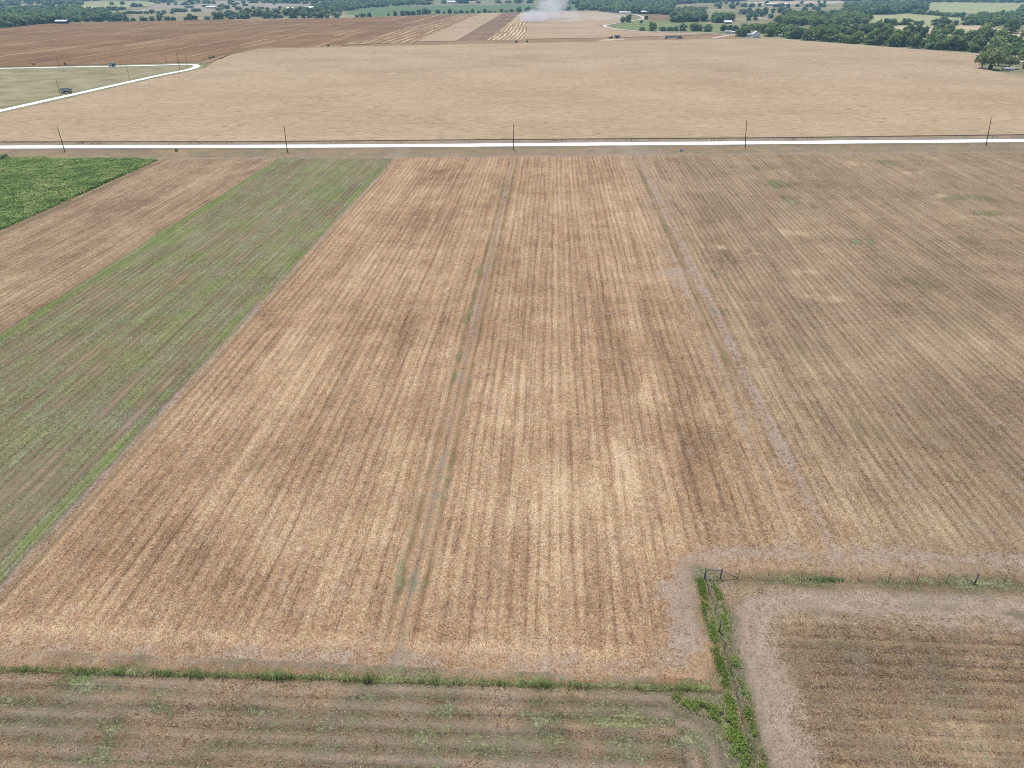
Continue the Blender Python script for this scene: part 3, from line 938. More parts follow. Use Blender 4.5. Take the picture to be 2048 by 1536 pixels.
SL = 'scattered round tree on the far pale pasture at right'
t_pts([(1350 + a / 6.827, b / 6.827) for a, b in [(600, 118), (560, 90), (790, 118), (760, 100), (920, 90), (950, 95), (1060, 90), (1040, 98), (1150, 90), (930, 190), (900, 185), (1010, 170), (960, 195), (1130, 185), (1220, 195), (1240, 170), (1190, 225),
       (1050, 225), (1340, 175), (1430, 175), (1670, 95), (1790, 98), (1850, 95), (1730, 60), (1360, 100), (1410, 100), (1460, 98), (1300, 250), (1100, 275), (1000, 280), (850, 75), (780, 70), (1250, 60), (1980, 95), (2020, 100), (1900, 130), (1950, 150),
       (1760, 150), (1540, 110), (1560, 180), (1620, 200), (1500, 200), (1480, 160), (1960, 50), (2040, 50), (620, 60), (700, 55)]], SL, SV, 13, 11)
t_poly([(1560, 50), (1600, 52), (1650, 56), (1690, 53), (1735, 52), (1738, 40), (1690, 34), (1620, 36), (1590, 38), (1550, 46)], 17, 'dark blue green tree in the wood beyond the hedgerow', 'wood beyond the hedgerow', 15, 13)
t_poly([(1683, 30), (1760, 30), (1850, 21), (1855, 12), (1780, 9), (1690, 14)], 20, 'blue green tree in the far wood at upper right', 'far wood at upper right', 15, 13)
t_line([(1690, 30), (1780, 29), (1850, 22)], 12, 'blue green tree in the far wood at upper right', 'far wood at upper right', 14, 12)
t_line([(1822, 27.5), (1870, 31), (1925, 35.5)], 11, 'dark tree in the slanting hedge above the pale meadow', 'slanting hedge above the pale meadow', 12, 9)
t_line([(1762, 51), (1845, 50)], 9, 'even topped tree in the short row across the pale meadow', 'short even row across the pale meadow', 11, 8.5, style='hedge')
t_line([(1858, 51), (1920, 51)], 12, 'tree in the loose row at the right end of the pale meadow', 'loose row at the end of the pale meadow', 12, 9)
t_poly([(1925, 51), (2000, 51), (2060, 50), (2080, 36), (2010, 32), (1950, 36)], 16, 'blue green tree of the wood at the right edge above the stubble meadow', 'wood at the right edge', 14, 11)
t_pts([(2020, 66.5, 22, 17)], 'single huge dark tree on the stubble meadow near the right edge', None, force=True)
t_pts([(1986, 56, 6, 5)], 'small lone tree left of the huge dark tree', None, force=True)
t_poly([(2035, 28), (2090, 30), (2090, 14), (2045, 18)], 18, 'tree of the dark clump cut by the right edge', 'dark clump at the right edge', 15, 12)
# centre and left
ML = 'dark tree in the broken line beyond the harvested strips'
MG = 'broken line of trees beyond the harvested strips'
t_pts([(739, 33.5, 10, 9), (726, 34, 12, 8), (713, 34.5, 8, 5), (777, 31.5, 6, 6), (790, 31.5, 8, 10), (806, 31, 12, 10), (815, 30.5, 12, 10), (826, 30, 12, 9), (838, 29, 12, 10), (850, 28, 15, 12), (858, 27.5, 12, 9), (876, 27, 12, 9), (888, 27, 7, 5), (899, 27, 11, 11),
       (911, 26.5, 10, 6), (922, 26.3, 12, 7), (934, 26, 9, 6), (945, 25.8, 10, 10), (958, 25.6, 9, 6), (970, 25.3, 11, 9), (980, 25.1, 8, 5), (990, 24.8, 6, 4), (1003, 24.7, 10, 9), (1012, 24.5, 9, 5), (1022, 24.3, 11, 8), (1037, 24.2, 14, 12), (1052, 24, 8, 10), (1057, 24, 10, 12),
       (1074, 23, 12, 8), (1084, 22.8, 12, 9), (1128, 21.5, 9, 6), (1137, 21.5, 12, 11), (1158, 21, 12, 10), (1166, 21, 10, 8), (1180, 20.6, 12, 8), (1190, 20.4, 13, 11), (1199, 20.2, 12, 10)], ML, MG)
LL = 'dark green tree of the long treeline beyond the brown field'
LG = 'long treeline beyond the brown field'
t_line([(-120, 66), (0, 55), (60, 49), (120, 45.5)], 11, LL, LG, 14, 11, rows=2, rowsp=40)
t_line([(125, 44.5), (260, 42), (330, 41), (400, 39.5), (500, 37), (600, 36.2), (640, 36), (680, 35)], 10, LL, LG, 13, 9.5, style='hedge', skip=.06)
t_line([(430, 36), (500, 33), (600, 31), (660, 33)], 12, LL, LG, 14, 11, rows=2, rowsp=55)
t_poly([(-140, 60), (0, 49), (140, 43), (250, 40), (215, 30), (170, 22), (150, 16), (60, 20), (-140, 26)], 26, LL, LG, 17, 12)
WG, WL = 'far woods', 'tree in the blue far woods'
t_poly([(1150, 17), (1245, 26), (1330, 27.5), (1345, 18), (1350, 4), (1240, 2), (1170, 4)], 25, WL, WG, 17, 12)
t_line([(1200, 23), (1240, 27), (1320, 27.8), (1345, 30)], 12, WL, WG, 14, 12)
t_poly([(600, 30), (640, 26), (690, 24), (720, 17), (800, 12), (860, 10), (850, 5), (760, 2), (680, 6), (640, 12), (600, 20)], 27, WL, WG, 16, 11, keep=.75)
t_poly([(1130, 9), (1350, 9), (1500, 2), (1130, 0)], 46, WL, WG, 26, 13, keep=.85)
t_poly([(-150, 18), (60, 12), (170, 10), (130, 1), (-150, 2)], 50, WL, WG, 26, 12, keep=.6)
t_line([(850, 8.5), (900, 7), (1000, 6.5), (1100, 6.5), (1190, 6)], 40, WL, WG, 24, 12, skip=.25)
t_line([(480, 6.5), (520, 5.5), (600, 7.5), (660, 8)], 26, WL, WG, 22, 12)
t_line([(300, 4), (400, 7), (480, 9)], 34, WL, WG, 20, 11, skip=.3)
t_poly([(560, 3), (850, 4), (850, .5), (560, .3)], 60, WL, WG, 34, 13, keep=.8)
t_poly([(1850, 4.5), (2150, 7), (2150, 1), (1850, 0)], 40, WL, WG, 26, 12, keep=.9)
t_poly([(1350, 9), (1480, 3), (1480, 0), (1350, 2)], 40, WL, WG, 24, 12, keep=.7)
t_poly([(-200, 2.5), (2300, 2.5), (2300, -12), (-200, -12)], 95, WL, WG, 60, 14, keep=.75)
t_pts([(224, 10, 14, 10), (245, 9.5, 15, 11), (270, 14, 22, 11), (280, 13.5, 16, 9), (232, 21, 22, 10), (220, 20, 20, 9), (245, 20, 18, 9), (205, 22, 18, 10), (311, 7, 12, 8), (317, 7, 12, 7), (337, 10, 11, 8), (352, 10, 12, 9), (373, 10, 22, 10), (384, 9, 20, 9), (365, 10.5, 15, 6), (376, 16, 20, 7), (384, 15.5, 14, 6),
       (352, 24, 22, 9), (362, 24, 20, 8), (370, 23.5, 16, 8), (388, 23.5, 16, 8), (397, 23, 16, 8), (258, 27.5, 22, 7), (270, 27.5, 18, 6), (280, 27.5, 16, 6), (247, 33, 10, 8), (293, 27.5, 12, 6), (305, 27, 14, 9), (317, 26.5, 10, 5), (328, 27, 12, 8), (345, 27, 10, 6), (322, 34, 14, 8),
       (408, 14, 12, 6), (416, 14, 10, 5), (445, 13, 14, 8), (453, 18, 24, 11), (440, 21, 20, 8), (468, 14, 14, 9), (477, 20, 20, 9), (489, 12, 14, 8), (494, 12, 10, 6), (506, 18, 12, 8), (536, 23, 10, 10), (518, 19, 12, 7), (525, 18, 12, 6), (561, 18, 9, 8), (550, 20, 14, 4), (557, 20, 12, 4), (549, 9, 12, 7)],
      'scattered small tree on the pale far pasture at upper left', 'scattered trees on the upper left pasture')

# what shows largest first: 290 trees of their own, the rest one mass
def on_screen(x, y, w, h):
    X = x * math.cos(YAW) + y * math.sin(YAW); Y = -x * math.sin(YAW) + y * math.cos(YAW)
    dep = Y * math.cos(PITCH) + CAM_H * math.sin(PITCH)
    sx = 1024 + FPX * X / dep
    sy = 768 - FPX * (Y * math.sin(PITCH) + (h - CAM_H) * math.cos(PITCH)) / dep
    vis = -15 < sx < 2063 and sy > -8
    return (w * h) / dep ** 2 * (1 if vis else .02)


TREES.sort(key=lambda t: -(on_screen(*t[:4]) + (9 if t[8] else 0)))
SOLO = TREES[:292]
MASS = TREES[292:]
cnt = 0
for (x, y, w, h, style, label, group, cat, force) in SOLO:
    rz = random.uniform(0, 6.28)
    sc = (w / 2 * 1.08, w / 2 * 1.08, h / 1.5)
    nm = 'shrub' if cat == 'shrub' else 'tree'
    root = empty(nm, (x, y, 0), rz)
    root.scale = sc
    tag(root, label, cat, group)
    if style == 'big':
        c, t = BIG[cnt % 3]
    elif style == 'hedge':
        c, t = HEDGE[cnt % 3], MID[cnt % 6][1]
    elif style == 'bush':
        c, t = BUSHM[cnt % 2], MID[cnt % 6][1]
    else:
        c, t = MID[cnt % 6]
    link('crown', c, root)
    link('trunk', t, root)
    cnt += 1
V = []; T = []
for (x, y, w, h, *_r) in MASS:
    q = SMALL_V[random.randrange(4)]
    a = random.uniform(0, 6.28); ca, sa = math.cos(a), math.sin(a)
    p = q * np.array([w / 2 * 1.08, w / 2 * 1.08, h / 1.5])
    V.append(np.stack([p[..., 0] * ca - p[..., 1] * sa + x, p[..., 0] * sa + p[..., 1] * ca + y, p[..., 2]], -1).reshape(-1, 3))
    T.append(np.full(len(q), random.random()))
tag(link('far_woods', quads_mesh('far_woods', np.concatenate(V), 4, [M_LEAFS], tint=np.concatenate(T))), 'blue green mass of woods across the far country', 'woods', kind='stuff')
print('TREES', len(TREES), 'mass', len(MASS))

# ------------------------------------------------------------------ low growth as masses


def leaf_mass(name, P, size, mat, up=.6, label=None, cat=None, jit=.7):
    Nn = np.tile([0, 0, up], (len(P), 1)) + rng.normal(0, .3, (len(P), 3))
    V = leaf_quads(P, Nn, size, jit)
    t = vnoise(P[:, 0] * .6, P[:, 1] * .6, 5) * .6 + rng.uniform(0, .4, len(P))
    return tag(link(name, quads_mesh(name, V, 4, [mat], tint=t)), label, cat, kind='stuff')


def blades(P, h, w, lean=.25):
    n = len(P)
    a = rng.uniform(0, 2 * math.pi, n)
    t = np.stack([np.cos(a), np.sin(a), np.zeros(n)], 1)
    tip = np.stack([rng.normal(0, lean, n), rng.normal(0, lean, n), np.ones(n)], 1) * h[:, None]
    return np.stack([P - t * w, P + t * w, P + tip], 1).reshape(-1, 3)


# weed row along the headland: tall stalks in loose groups over a low leafy line
n = 5200
wu = rng.uniform(-80, 17.5, n)
dens = fbm(wu * .40, wu * 0, 91, 4)
wu = wu[rng.uniform(0, 1, n) < .12 + .88 * sstep(.36, .66, dens)]
tall = fbm(wu * .9, wu * 0 + 7, 93, 3)
wv = 46.0 + (wu + 20) * .018 + rng.normal(0, .20, len(wu))
gz = ground_at(wu, wv)[0]
P = np.stack([wu, wv, gz - .02], 1)
hh = (.15 + 1.25 * sstep(.42, .72, tall)) * rng.uniform(.35, 1.2, len(wu))
Vb = blades(P, hh, .03, .14)
rep = 5
Pl = np.repeat(P, rep, 0); Hl = np.repeat(hh, rep)
Pl[:, 2] += Hl * rng.uniform(.15, 1.0, len(Pl)); Pl[:, :2] += rng.normal(0, .03, (len(Pl), 2))
n = 9000
lu = rng.uniform(-80, 18, n); lv = 46.0 + (lu + 20) * .018 + rng.normal(-.05, .30, n)
k = fbm(lu * .5, lv * .8, 94, 4)
m_ = rng.uniform(0, 1, n) < .20 + .8 * sstep(.38, .62, k)
lu, lv = lu[m_], lv[m_]
Lw = np.stack([lu, lv, ground_at(lu, lv)[0] + np.abs(rng.normal(.07, .07, len(lu)))], 1)
Pl = np.concatenate([Pl, Lw])
Vl = leaf_quads(Pl, np.tile([0, -.15, 1.0], (len(Pl), 1)), .042, .5)
me = bpy.data.meshes.new('weed_row')
nb, nl_ = len(Vb), len(Vl)
allv = np.concatenate([Vb, Vl]).astype(np.float32)
me.vertices.add(len(allv)); me.vertices.foreach_set('co', allv.ravel())
me.loops.add(len(allv)); me.loops.foreach_set('vertex_index', np.arange(len(allv), dtype=np.int32))
st = np.concatenate([np.arange(0, nb, 3), nb + np.arange(0, nl_, 4)]).astype(np.int32)
me.polygons.add(len(st)); me.polygons.foreach_set('loop_start', st)
me.materials.append(M_WEED)
tn = np.concatenate([vnoise(P[:, 0] * .5, P[:, 1] * .5, 4), vnoise(Pl[:, 0] * .5, Pl[:, 1] * .5, 4)])
me.attributes.new('tint', 'FLOAT', 'FACE').data.foreach_set('value', tn.astype(np.float32))
me.update(calc_edges=True)
tag(link('weed_row', me), 'ragged row of green weeds between front field and headland', 'weeds', kind='stuff')

# vines on both sides of the fence that runs towards the camera, and the leafy corner
n = 26000
vv = rng.uniform(33, 61.6, n); side = rng.uniform(0, 1, n) < .56
uu = np.where(side, 18.55 + rng.normal(0, .27, n) + .5 * (fbm(vv * .35, vv * 0, 96, 2) - .5), 20.0 + rng.normal(0, .28, n) + .6 * (fbm(vv * .35, vv * 0 + 5, 96, 2) - .5))
k = fbm(vv * .9, uu * 1.3, 95, 4)
keep = rng.uniform(0, 1, n) < np.where(side, sstep(.28, .56, k), sstep(.34, .60, k) * .9)
P1 = np.stack([uu, vv, np.abs(rng.normal(.16, .12, n))], 1)[keep]
n = 10000
a = rng.uniform(0, 1, n)
cu = np.where(a < .45, 13.6 + a / .45 * 4.2, 17.8 + (a - .45) * 1.6); cvv = np.where(a < .45, 45.6 - a / .45 * 1.6, 44.0 - (a - .45) * 15)
P2_ = np.stack([cu + rng.normal(0, .45, n), cvv + rng.normal(0, .5, n), np.abs(rng.normal(.20, .15, n))], 1)
k2 = fbm(P2_[:, 0] * 1.2, P2_[:, 1] * 1.2, 97, 4)
P2_ = P2_[rng.uniform(0, 1, n) < sstep(.38, .60, k2)]
leaf_mass('vine_growth', np.concatenate([P1, P2_]), .06, M_VINE, label='bright green vines covering both sides of the paddock fence', cat='vines')

# dark low weeds under the long fence, thickest at two places
n = 9000
uu = rng.uniform(20, 78, n)
vv = 62.05 + (uu - 19) * .012 + rng.normal(0, .26, n)
k = .10 * sstep(.45, .65, fbm(uu * .3, uu * 0, 99, 3)) + bump1(uu, 33.2, 3.0) * sstep(.34, .6, fbm(uu * .9, vv * .8, 98, 4)) * .85 + bump1(uu, 44.0, 1.8) * sstep(.40, .62, fbm(uu * .9, vv * .8, 98, 4)) * .6
m_ = rng.uniform(0, 1, n) < k
uu, vv = uu[m_], vv[m_]
leaf_mass('fence_weeds', np.stack([uu, vv, ground_at(uu, vv)[0] + np.abs(rng.normal(.10, .12, len(uu)))], 1), .075, M_HEDGE, label='low dark green weeds under the long wire fence', cat='weeds')

# grass tufts in the front field, the paddock and along the fences
TP = []
n = 120000
x = rng.uniform(-75, 78, n); y = rng.uniform(30, 66, n)
gz, gg, gd, gr = ground_at(x, y)
k = np.clip(gg + .12, 0, 1) * .75 * sstep(.44, .64, fbm(x * .9, y * 1.1, 101, 4)) + .04
ok = (rng.uniform(0, 1, n) < k) & ((gr == 5) | (gr == 6) | (y < 47.5))
P = np.stack([x, y, gz + np.abs(rng.normal(.03, .05, n))], 1)[ok]
V = leaf_quads(P, np.tile([0, 0, 1.2], (len(P), 1)), .05, .45)
tag(link('grass_tufts', quads_mesh('grass_tufts', V, 4, [M_WEED], tint=.35 * vnoise(P[:, 0] * .4, P[:, 1] * .4, 8) + rng.uniform(0, .6, len(P)))), 'scattered green grass tufts in the front field', 'grass', kind='stuff')

# straw and stalks lying about on the near fields
n = 190000
y = 34 + 92 * rng.uniform(0, 1, n) ** 1.5
x = rng.uniform(-1, 1, n) * (42 + y * .62)
gz, gg, gd, gr = ground_at(x, y)
ok = rng.uniform(0, 1, n) < np.clip(1.0 - .6 * gd - .7 * gg, .10, 1) * sstep(126, 80, y)
x, y, gz = x[ok], y[ok], gz[ok]
n = len(x)
a = rng.normal(0, .9, n) + np.where(gr[ok] == 5, 0, math.pi / 2)
ln = rng.uniform(.04, .14, n); wd = rng.uniform(.009, .019, n)
t = np.stack([np.cos(a) * ln, np.sin(a) * ln, rng.normal(0, .05, n)], 1)
b_ = np.stack([-np.sin(a) * wd, np.cos(a) * wd, rng.normal(0, .01, n)], 1)
P = np.stack([x, y, gz + rng.uniform(.01, .05, n)], 1)
V = np.stack([P - t - b_, P + t - b_, P + t + b_, P - t + b_], 1).reshape(-1, 3)
M_STRAW, b = new_mat('straw', .8, .2)
tt = N(attr('tint').outputs['Fac'])
finish(b, ramp(tt, [(.0, (.10, .062, .035)), (.35, (.24, .15, .085)), (.7, (.46, .33, .19)), (1.0, (.66, .52, .34))]))
tag(link('straw_litter', quads_mesh('straw_litter', V, 4, [M_STRAW], tint=np.clip(rng.normal(.55, .24, n), 0, 1))), 'loose straw lying over the near stubble fields', 'straw', kind='stuff')

# tall green crop at the left
xl = G(0, 345)[0]; vtop = 277.0
gx = np.arange(-250, -151.9, 1.0); gy = np.arange(150, 278, 1.2)
cropx0 = -212
gx = np.arange(cropx0, -152.3, .9)
GX, GY = np.meshgrid(gx, gy)
GZ = .25 + .35 * fbm(GX * .5, GY * .5, 111, 3) + .9 * np.clip(fbm(GX * .13, GY * .13, 112, 3) - .35, 0, 1)
edge = np.minimum(np.minimum(GX - cropx0, -152.4 - GX), np.minimum(277 - GY, 99))
GZ = np.where(edge < .5, 0, GZ)
idx = np.arange(GX.size).reshape(GX.shape)
q = np.stack([idx[:-1, :-1], idx[:-1, 1:], idx[1:, 1:], idx[1:, :-1]], -1).reshape(-1, 4)
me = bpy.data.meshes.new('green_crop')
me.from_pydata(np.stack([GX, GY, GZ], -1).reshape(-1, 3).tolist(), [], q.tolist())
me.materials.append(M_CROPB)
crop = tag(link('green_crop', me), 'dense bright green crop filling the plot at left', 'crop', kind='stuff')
n = 90000
x = rng.uniform(cropx0 - .2, -152.0, n); y = rng.uniform(150, 277.6, n)
z = (.30 + .55 * fbm(x * .5, y * .5, 111, 3) + .9 * np.clip(fbm(x * .13, y * .13, 112, 3) - .35, 0, 1)) * rng.uniform(.75, 1.15, n)
rag = 2.2 * (fbm(x * .12, y * .12, 118, 3) - .5)
x = np.where(x > -156, x + rag * sstep(-157, -152, x), x)
y = np.where(y > 272, y + rag * sstep(271, 277, y), y)
edge = np.minimum(x - cropx0, np.minimum(-152.0 - x, 277.6 - y))
z = np.where(edge < .7, rng.uniform(.05, 1.0, n), z)
P = np.stack([x, y, z], 1)
V = leaf_quads(P, np.tile([0, 0, 1.4], (n, 1)), .19, .6)
tt = .55 * fbm(x * .06, y * .06, 113, 3) + .45 * fbm(x * .5, y * .25, 115, 3)
tt = np.clip((tt - .5) * 2.6 + .5, 0, 1)
link('leaves', quads_mesh('leaves', V, 4, [M_CROP], tint=tt), crop)
# dark tall fringe on its left side
n = 2200
y = rng.uniform(225, 277, n)
x = cropx0 - 1.2 + rng.normal(0, .5, n)
leaf_mass('crop_fringe', np.stack([x, y, rng.uniform(.1, 1.7, n)], 1), .28, M_HEDGE, label='dark tall fringe along the far left side of the green crop', cat='weeds')
# small plants along the crop edge of the road
n = 1800
x = rng.uniform(-260, 250, n)
y = np.interp(x, ROADP[:, 0], ROADP[:, 1]) + 7.3 + rng.normal(0, .5, n)
k = fbm(x * .15, x * 0, 117, 4)
ok = rng.uniform(0, 1, n) < sstep(.45, .7, k)
leaf_mass('roadside_weeds', np.stack([x, y, rng.uniform(.05, .5, n)], 1)[ok], .22, mat_leaf('dry_weeds', (.13, .10, .065), (.20, .165, .11), (.28, .23, .15), use_obj=False), label='dry brown weeds between the white road and the tan crop', cat='weeds')
n = 2500
x = rng.uniform(-260, 250, n)
y = np.interp(x, ROADP[:, 0], ROADP[:, 1]) - 4.4 - np.abs(rng.normal(0, 1.2, n))
k = fbm(x * .1, y * .2, 119, 4)
ok = rng.uniform(0, 1, n) < sstep(.5, .72, k)
leaf_mass('verge_weeds', np.stack([x, y, rng.uniform(.02, .25, n)], 1)[ok], .16, M_WEED, label='thin green weeds on the near verge of the white road', cat='weeds')

# ------------------------------------------------------------------ poles


def make_pole(h=10.5):
    root = empty('utility_pole', (0, 0, 0))
    mb = MB().tube((0, 0, -.3), (0, 0, h), .19, .12, 10)
    mb.build('pole', M_WOOD, root, smooth=True)
    mb = MB().tube((0, 0, h), (0, 0, h + .12), .03, .03, 6).tube((0, 0, h + .10), (0, 0, h + .30), .07, .045, 8)
    mb.build('insulator', M_STEEL, root)
    mb = MB().tube((.16, 0, h * .86), (.36, 0, h * .86), .03, .03, 6).tube((.34, 0, h * .84), (.34, 0, h * .84 + .18), .05, .05, 8)
    mb.build('bracket', M_STEEL, root)
    return root


def copy_tree(o, parent=None):
    c = o.copy()
    COL.objects.link(c)
    if parent: c.parent = parent
    for ch in list(o.children): copy_tree(ch, c)
    return c


POLES = [(130, 304, 49, 15, 'wooden utility pole beside the white road, nearest the bright green crop', 'utility poles along the white road'),
         (575, 304, 51, 7, 'wooden utility pole by the white road above the green strip field', 'utility poles along the white road'),
         (1027, 300, 50, 0, 'wooden utility pole by the white road at the end of the bare centre track', 'utility poles along the white road'),
         (1490, 296, 53, -3, 'slightly leaning utility pole by the white road, second from the right', 'utility poles along the white road'),
         (1972, 291, 53, -9, 'rightmost leaning utility pole beside the white road', 'utility poles along the white road'),
         (121, 190.4, 31, 9, 'thin utility pole standing beside the green grain wagon', 'utility poles round the dry pasture'),
         (260.7, 160.3, 25, 8, 'thin utility pole in the middle of the dry pasture beside the sloping lane', 'utility poles round the dry pasture'),
         (119, 135, 21, 6, 'thin utility pole at the straight lane left of the green wagon on it', 'utility poles round the dry pasture'),
         (334, 129, 20, 4, 'leftmost of three thin poles near the lane bend', 'utility poles at the lane bend'),
         (360, 138.7, 32, 8, 'middle and tallest of three thin poles inside the lane bend', 'utility poles at the lane bend'),
         (374, 130.5, 20, 3, 'rightmost of three thin poles near the lane bend', 'utility poles at the lane bend'),
         (2046, 131.5, 11, 0, 'short pole beside the pale shrub at the right edge', None)]
proto = make_pole()
for i, (px, py, hp, dx, label, grp) in enumerate(POLES):
    o = proto if i == 0 else copy_tree(proto)
    x, y = G(px, py)
    X = x * math.cos(YAW) + y * math.sin(YAW); Y = -x * math.sin(YAW) + y * math.cos(YAW)
    dep = Y * math.cos(PITCH) + CAM_H * math.sin(PITCH)
    hm = hp / FPX * dep / math.cos(PITCH - math.atan((768 - py) / FPX))
    o.location = (x, y, 0)
    s = hm / 10.8
    o.scale = (max(s, .75), max(s, .75), s)
    # lean measured against the plumb line
    plumb = (1024 - px) / 2990 * hp
    lean = (plumb - dx) / hp
    o.rotation_euler = (R(random.uniform(-1.0, 1.0)), max(-.13, min(.13, lean)), 0)
    tag(o, label, 'utility pole', grp)

# ------------------------------------------------------------------ wire fences
M_WIRE = simple('fence_wire', (.09, .085, .08), .5, .4)
M_TIP = simple('post_tip', (.6, .6, .58))
M_TPOST = simple('steel_post', (.055, .065, .05), .6, .3)


def fence(name, label, posts, corner, brace_to, heavy):
    """posts: ground points; heavy: indices of thick posts"""
    root = empty(name, (corner[0], corner[1], 0))
    tag(root, label, 'fence')
    cx, cy = corner
    H_ = 1.45
    for i, (x, y) in enumerate(posts):
        mb = MB()
        if i in heavy:
            mb.tube((x - cx, y - cy, -.2), (x - cx, y - cy, H_ + .1), .075, .070, 10)
            mb.build('post', M_STEEL, root, smooth=True)
        else:
            mb.box((x - cx, y - cy, H_ / 2 - .05), (.05, .012, H_), rz=0).box((x - cx, y - cy + .02, H_ / 2 - .05), (.012, .04, H_))
            mb.tube((x - cx, y - cy, H_ - .03), (x - cx, y - cy, H_ + .1), .03, .03, 6, 1)
            mb.build('post', [M_TPOST, M_TIP], root)
    for k, z in enumerate((.25, .5, .78, 1.08, 1.35)):
        mb = MB()
        for (ax, ay), (bx, by) in zip(posts[:-1], posts[1:]):
            mb.tube((ax - cx, ay - cy, z), (bx - cx, by - cy, z), .006, .006, 4)
        mb.build('wire', M_WIRE, root)
    return root


c0 = G(1409, 1156)
long_posts = [c0, G(1441, 1156.5), G(1476, 1157)] + [G(px, py) for px, py in ((1535, 1158), (1602, 1159), (1660, 1160), (1715, 1161.5), (1776.5, 1163), (1833, 1165), (1892, 1166), (1949, 1167.5), (2007, 1168.5), (2065, 1170), (2124, 1171), (2182, 1172), (2240, 1173))]
fr = fence('wire_fence', 'long wire fence with thin posts running right from the braced corner', long_posts, c0, None, {0, 1, 10})
mb = MB()
p1 = Vector((long_posts[1][0] - c0[0], long_posts[1][1] - c0[1], 0)); p2 = Vector((long_posts[2][0] - c0[0], long_posts[2][1] - c0[1], 0))
mb.tube((0, 0, 1.18), (p1.x, p1.y, 1.18), .05, .05, 8)
mb.build('brace_rail', M_STEEL, fr, smooth=True)
MB().tube((p1.x, p1.y, 1.15), (p2.x, p2.y, .12), .045, .045, 8).build('brace', M_STEEL, fr, smooth=True)
short_posts = [(c0[0] + .03 * 0, c0[1] - .25)] + [(19.22 + .05 * math.sin(k * 1.7), c0[1] - 2.6 * (k + 1)) for k in range(11)]
f2 = fence('wire_fence', 'overgrown wire fence with vines running towards the camera from the braced corner', short_posts, (c0[0], c0[1] - .25), None, {3})
MB().tube((0, 0, 1.15), (.02, -2.4, .12), .045, .045, 8).build('brace', M_STEEL, f2, smooth=True)

# ------------------------------------------------------------------ farm machines
M_GRN = simple('machine_green', (.020, .085, .045), .4, .5, .2)
M_GRNL = simple('wagon_green', (.030, .120, .085), .45, .5, .2)
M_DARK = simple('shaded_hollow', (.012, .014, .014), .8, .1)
M_RUB = simple('tyre_rubber', (.025, .025, .027), .9, .1)
M_YEL = simple('rim_yellow', (.55, .40, .04), .5, .4)
M_WHT = simple('white_paint', (.78, .78, .76), .5, .4, .06)
M_GRY = simple('grey_trailer', (.30, .33, .37), .5, .4, .1)
M_CAB = simple('dark_cab', (.020, .028, .045), .35, .5)
M_GLS = simple('cab_glass', (.03, .045, .055), .1, .6)


def wheel(parent, x, y, r, w, rim=M_WHT):
    t = MB().tube((x - w / 2, y, r), (x + w / 2, y, r), r, r, 20).build('wheel', M_RUB, parent)
    MB().tube((x - w / 2 - .02, y, r), (x + w / 2 + .02, y, r), r * .55, r * .55, 14).build('rim', rim, t)


def grain_wagon(loc, rz, label, L=6.4):
    """gravity wagon, long axis y: flared box on a sloping hopper, four wheels and a tongue"""
    r = empty('grain_wagon', (loc[0], loc[1], .05), rz)
    tag(r, label, 'grain wagon', 'green grain wagons by the gravel lane')
    W = 3.0
    def shell(z0, w0, l0, z1, w1, l1, t=.06):
        vs_ = []
        for z, w, l in ((z0, w0, l0), (z1, w1, l1)):
            vs_ += [(-w / 2, -l / 2, z), (w / 2, -l / 2, z), (w / 2, l / 2, z), (-w / 2, l / 2, z)]
        return vs_, [[0, 1, 5, 4], [1, 2, 6, 5], [2, 3, 7, 6], [3, 0, 4, 7]]
    v1, f1 = shell(.9, 1.1, L * .45, 1.9, W, L)
    mb = MB().add(v1, f1 + [[3, 2, 1, 0]])
    mb.build('hopper', M_GRN, r)
    v2, f2 = shell(1.9, W, L, 2.75, W + .1, L + .1)
    MB().add(v2, f2).build('box_side', M_GRNL, r)
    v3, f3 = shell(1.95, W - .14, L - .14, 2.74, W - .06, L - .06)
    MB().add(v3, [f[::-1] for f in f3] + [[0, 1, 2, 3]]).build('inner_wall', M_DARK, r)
    mb = MB()
    for s in (-1, 1):
        mb.box((s * (W + .02) / 2, 0, 2.78), (.16, L + .2, .1)).box((0, s * (L + .02) / 2, 2.78), (W - .14, .16, .1))
    mb.build('rim_rail', M_WHT, r)
    for s in (-1, 1):
        MB().box((s * (W / 2 + .06), 0, 2.02), (.05, L * .98, .52)).build('side_stripe', M_WHT, r)
    mb = MB().box((0, 0, .72), (.9, L * .8, .16))
    for s in (-1, 1): mb.box((0, s * L * .33, .6), (2.2, .16, .16))
    mb.build('chassis', M_STEEL, r)
    for sx in (-1, 1):
        for sy in (-1, 1): wheel(r, sx * 1.1, sy * L * .33, .52, .38)
    MB().tube((0, L * .4, .65), (0, L * .4 + 2.0, .45), .06, .06, 6).build('tongue', M_STEEL, r)
    return r


x, y = G(134, 186.5)
grain_wagon((x, y), R(90), 'dark green grain wagon with white stripe parked in the dry pasture', 6.6)
x, y = G(225, 133.8)
grain_wagon((x, y), R(62), 'dark green grain wagon standing across the straight white lane', 6.0)


def hay_bale(loc, rz, label, r=.8, mat=None):
    o = empty('hay_bale', (loc[0], loc[1], 0), rz)
    tag(o, label, 'hay bale')
    MB().tube((-.75, 0, r), (.75, 0, r), r, r, 20).build('bale_body', mat or simple('hay', (.46, .36, .22), .95, .05, .3, 6), o)
    MB().tube((-.3, 0, r), (-.25, 0, r), r * 1.01, r * 1.01, 20).tube((.25, 0, r), (.3, 0, r), r * 1.01, r * 1.01, 20).build('twine', M_WOOD, o)


hay_bale(G(67.5, 130), 1.2, 'pale round hay bale beside the straight lane at far left', 1.1)
hay_bale(G(131, 129.4), .6, 'dark old hay bale beside the lane near a thin pole', .9, simple('old_hay', (.10, .075, .05), .95, .05))


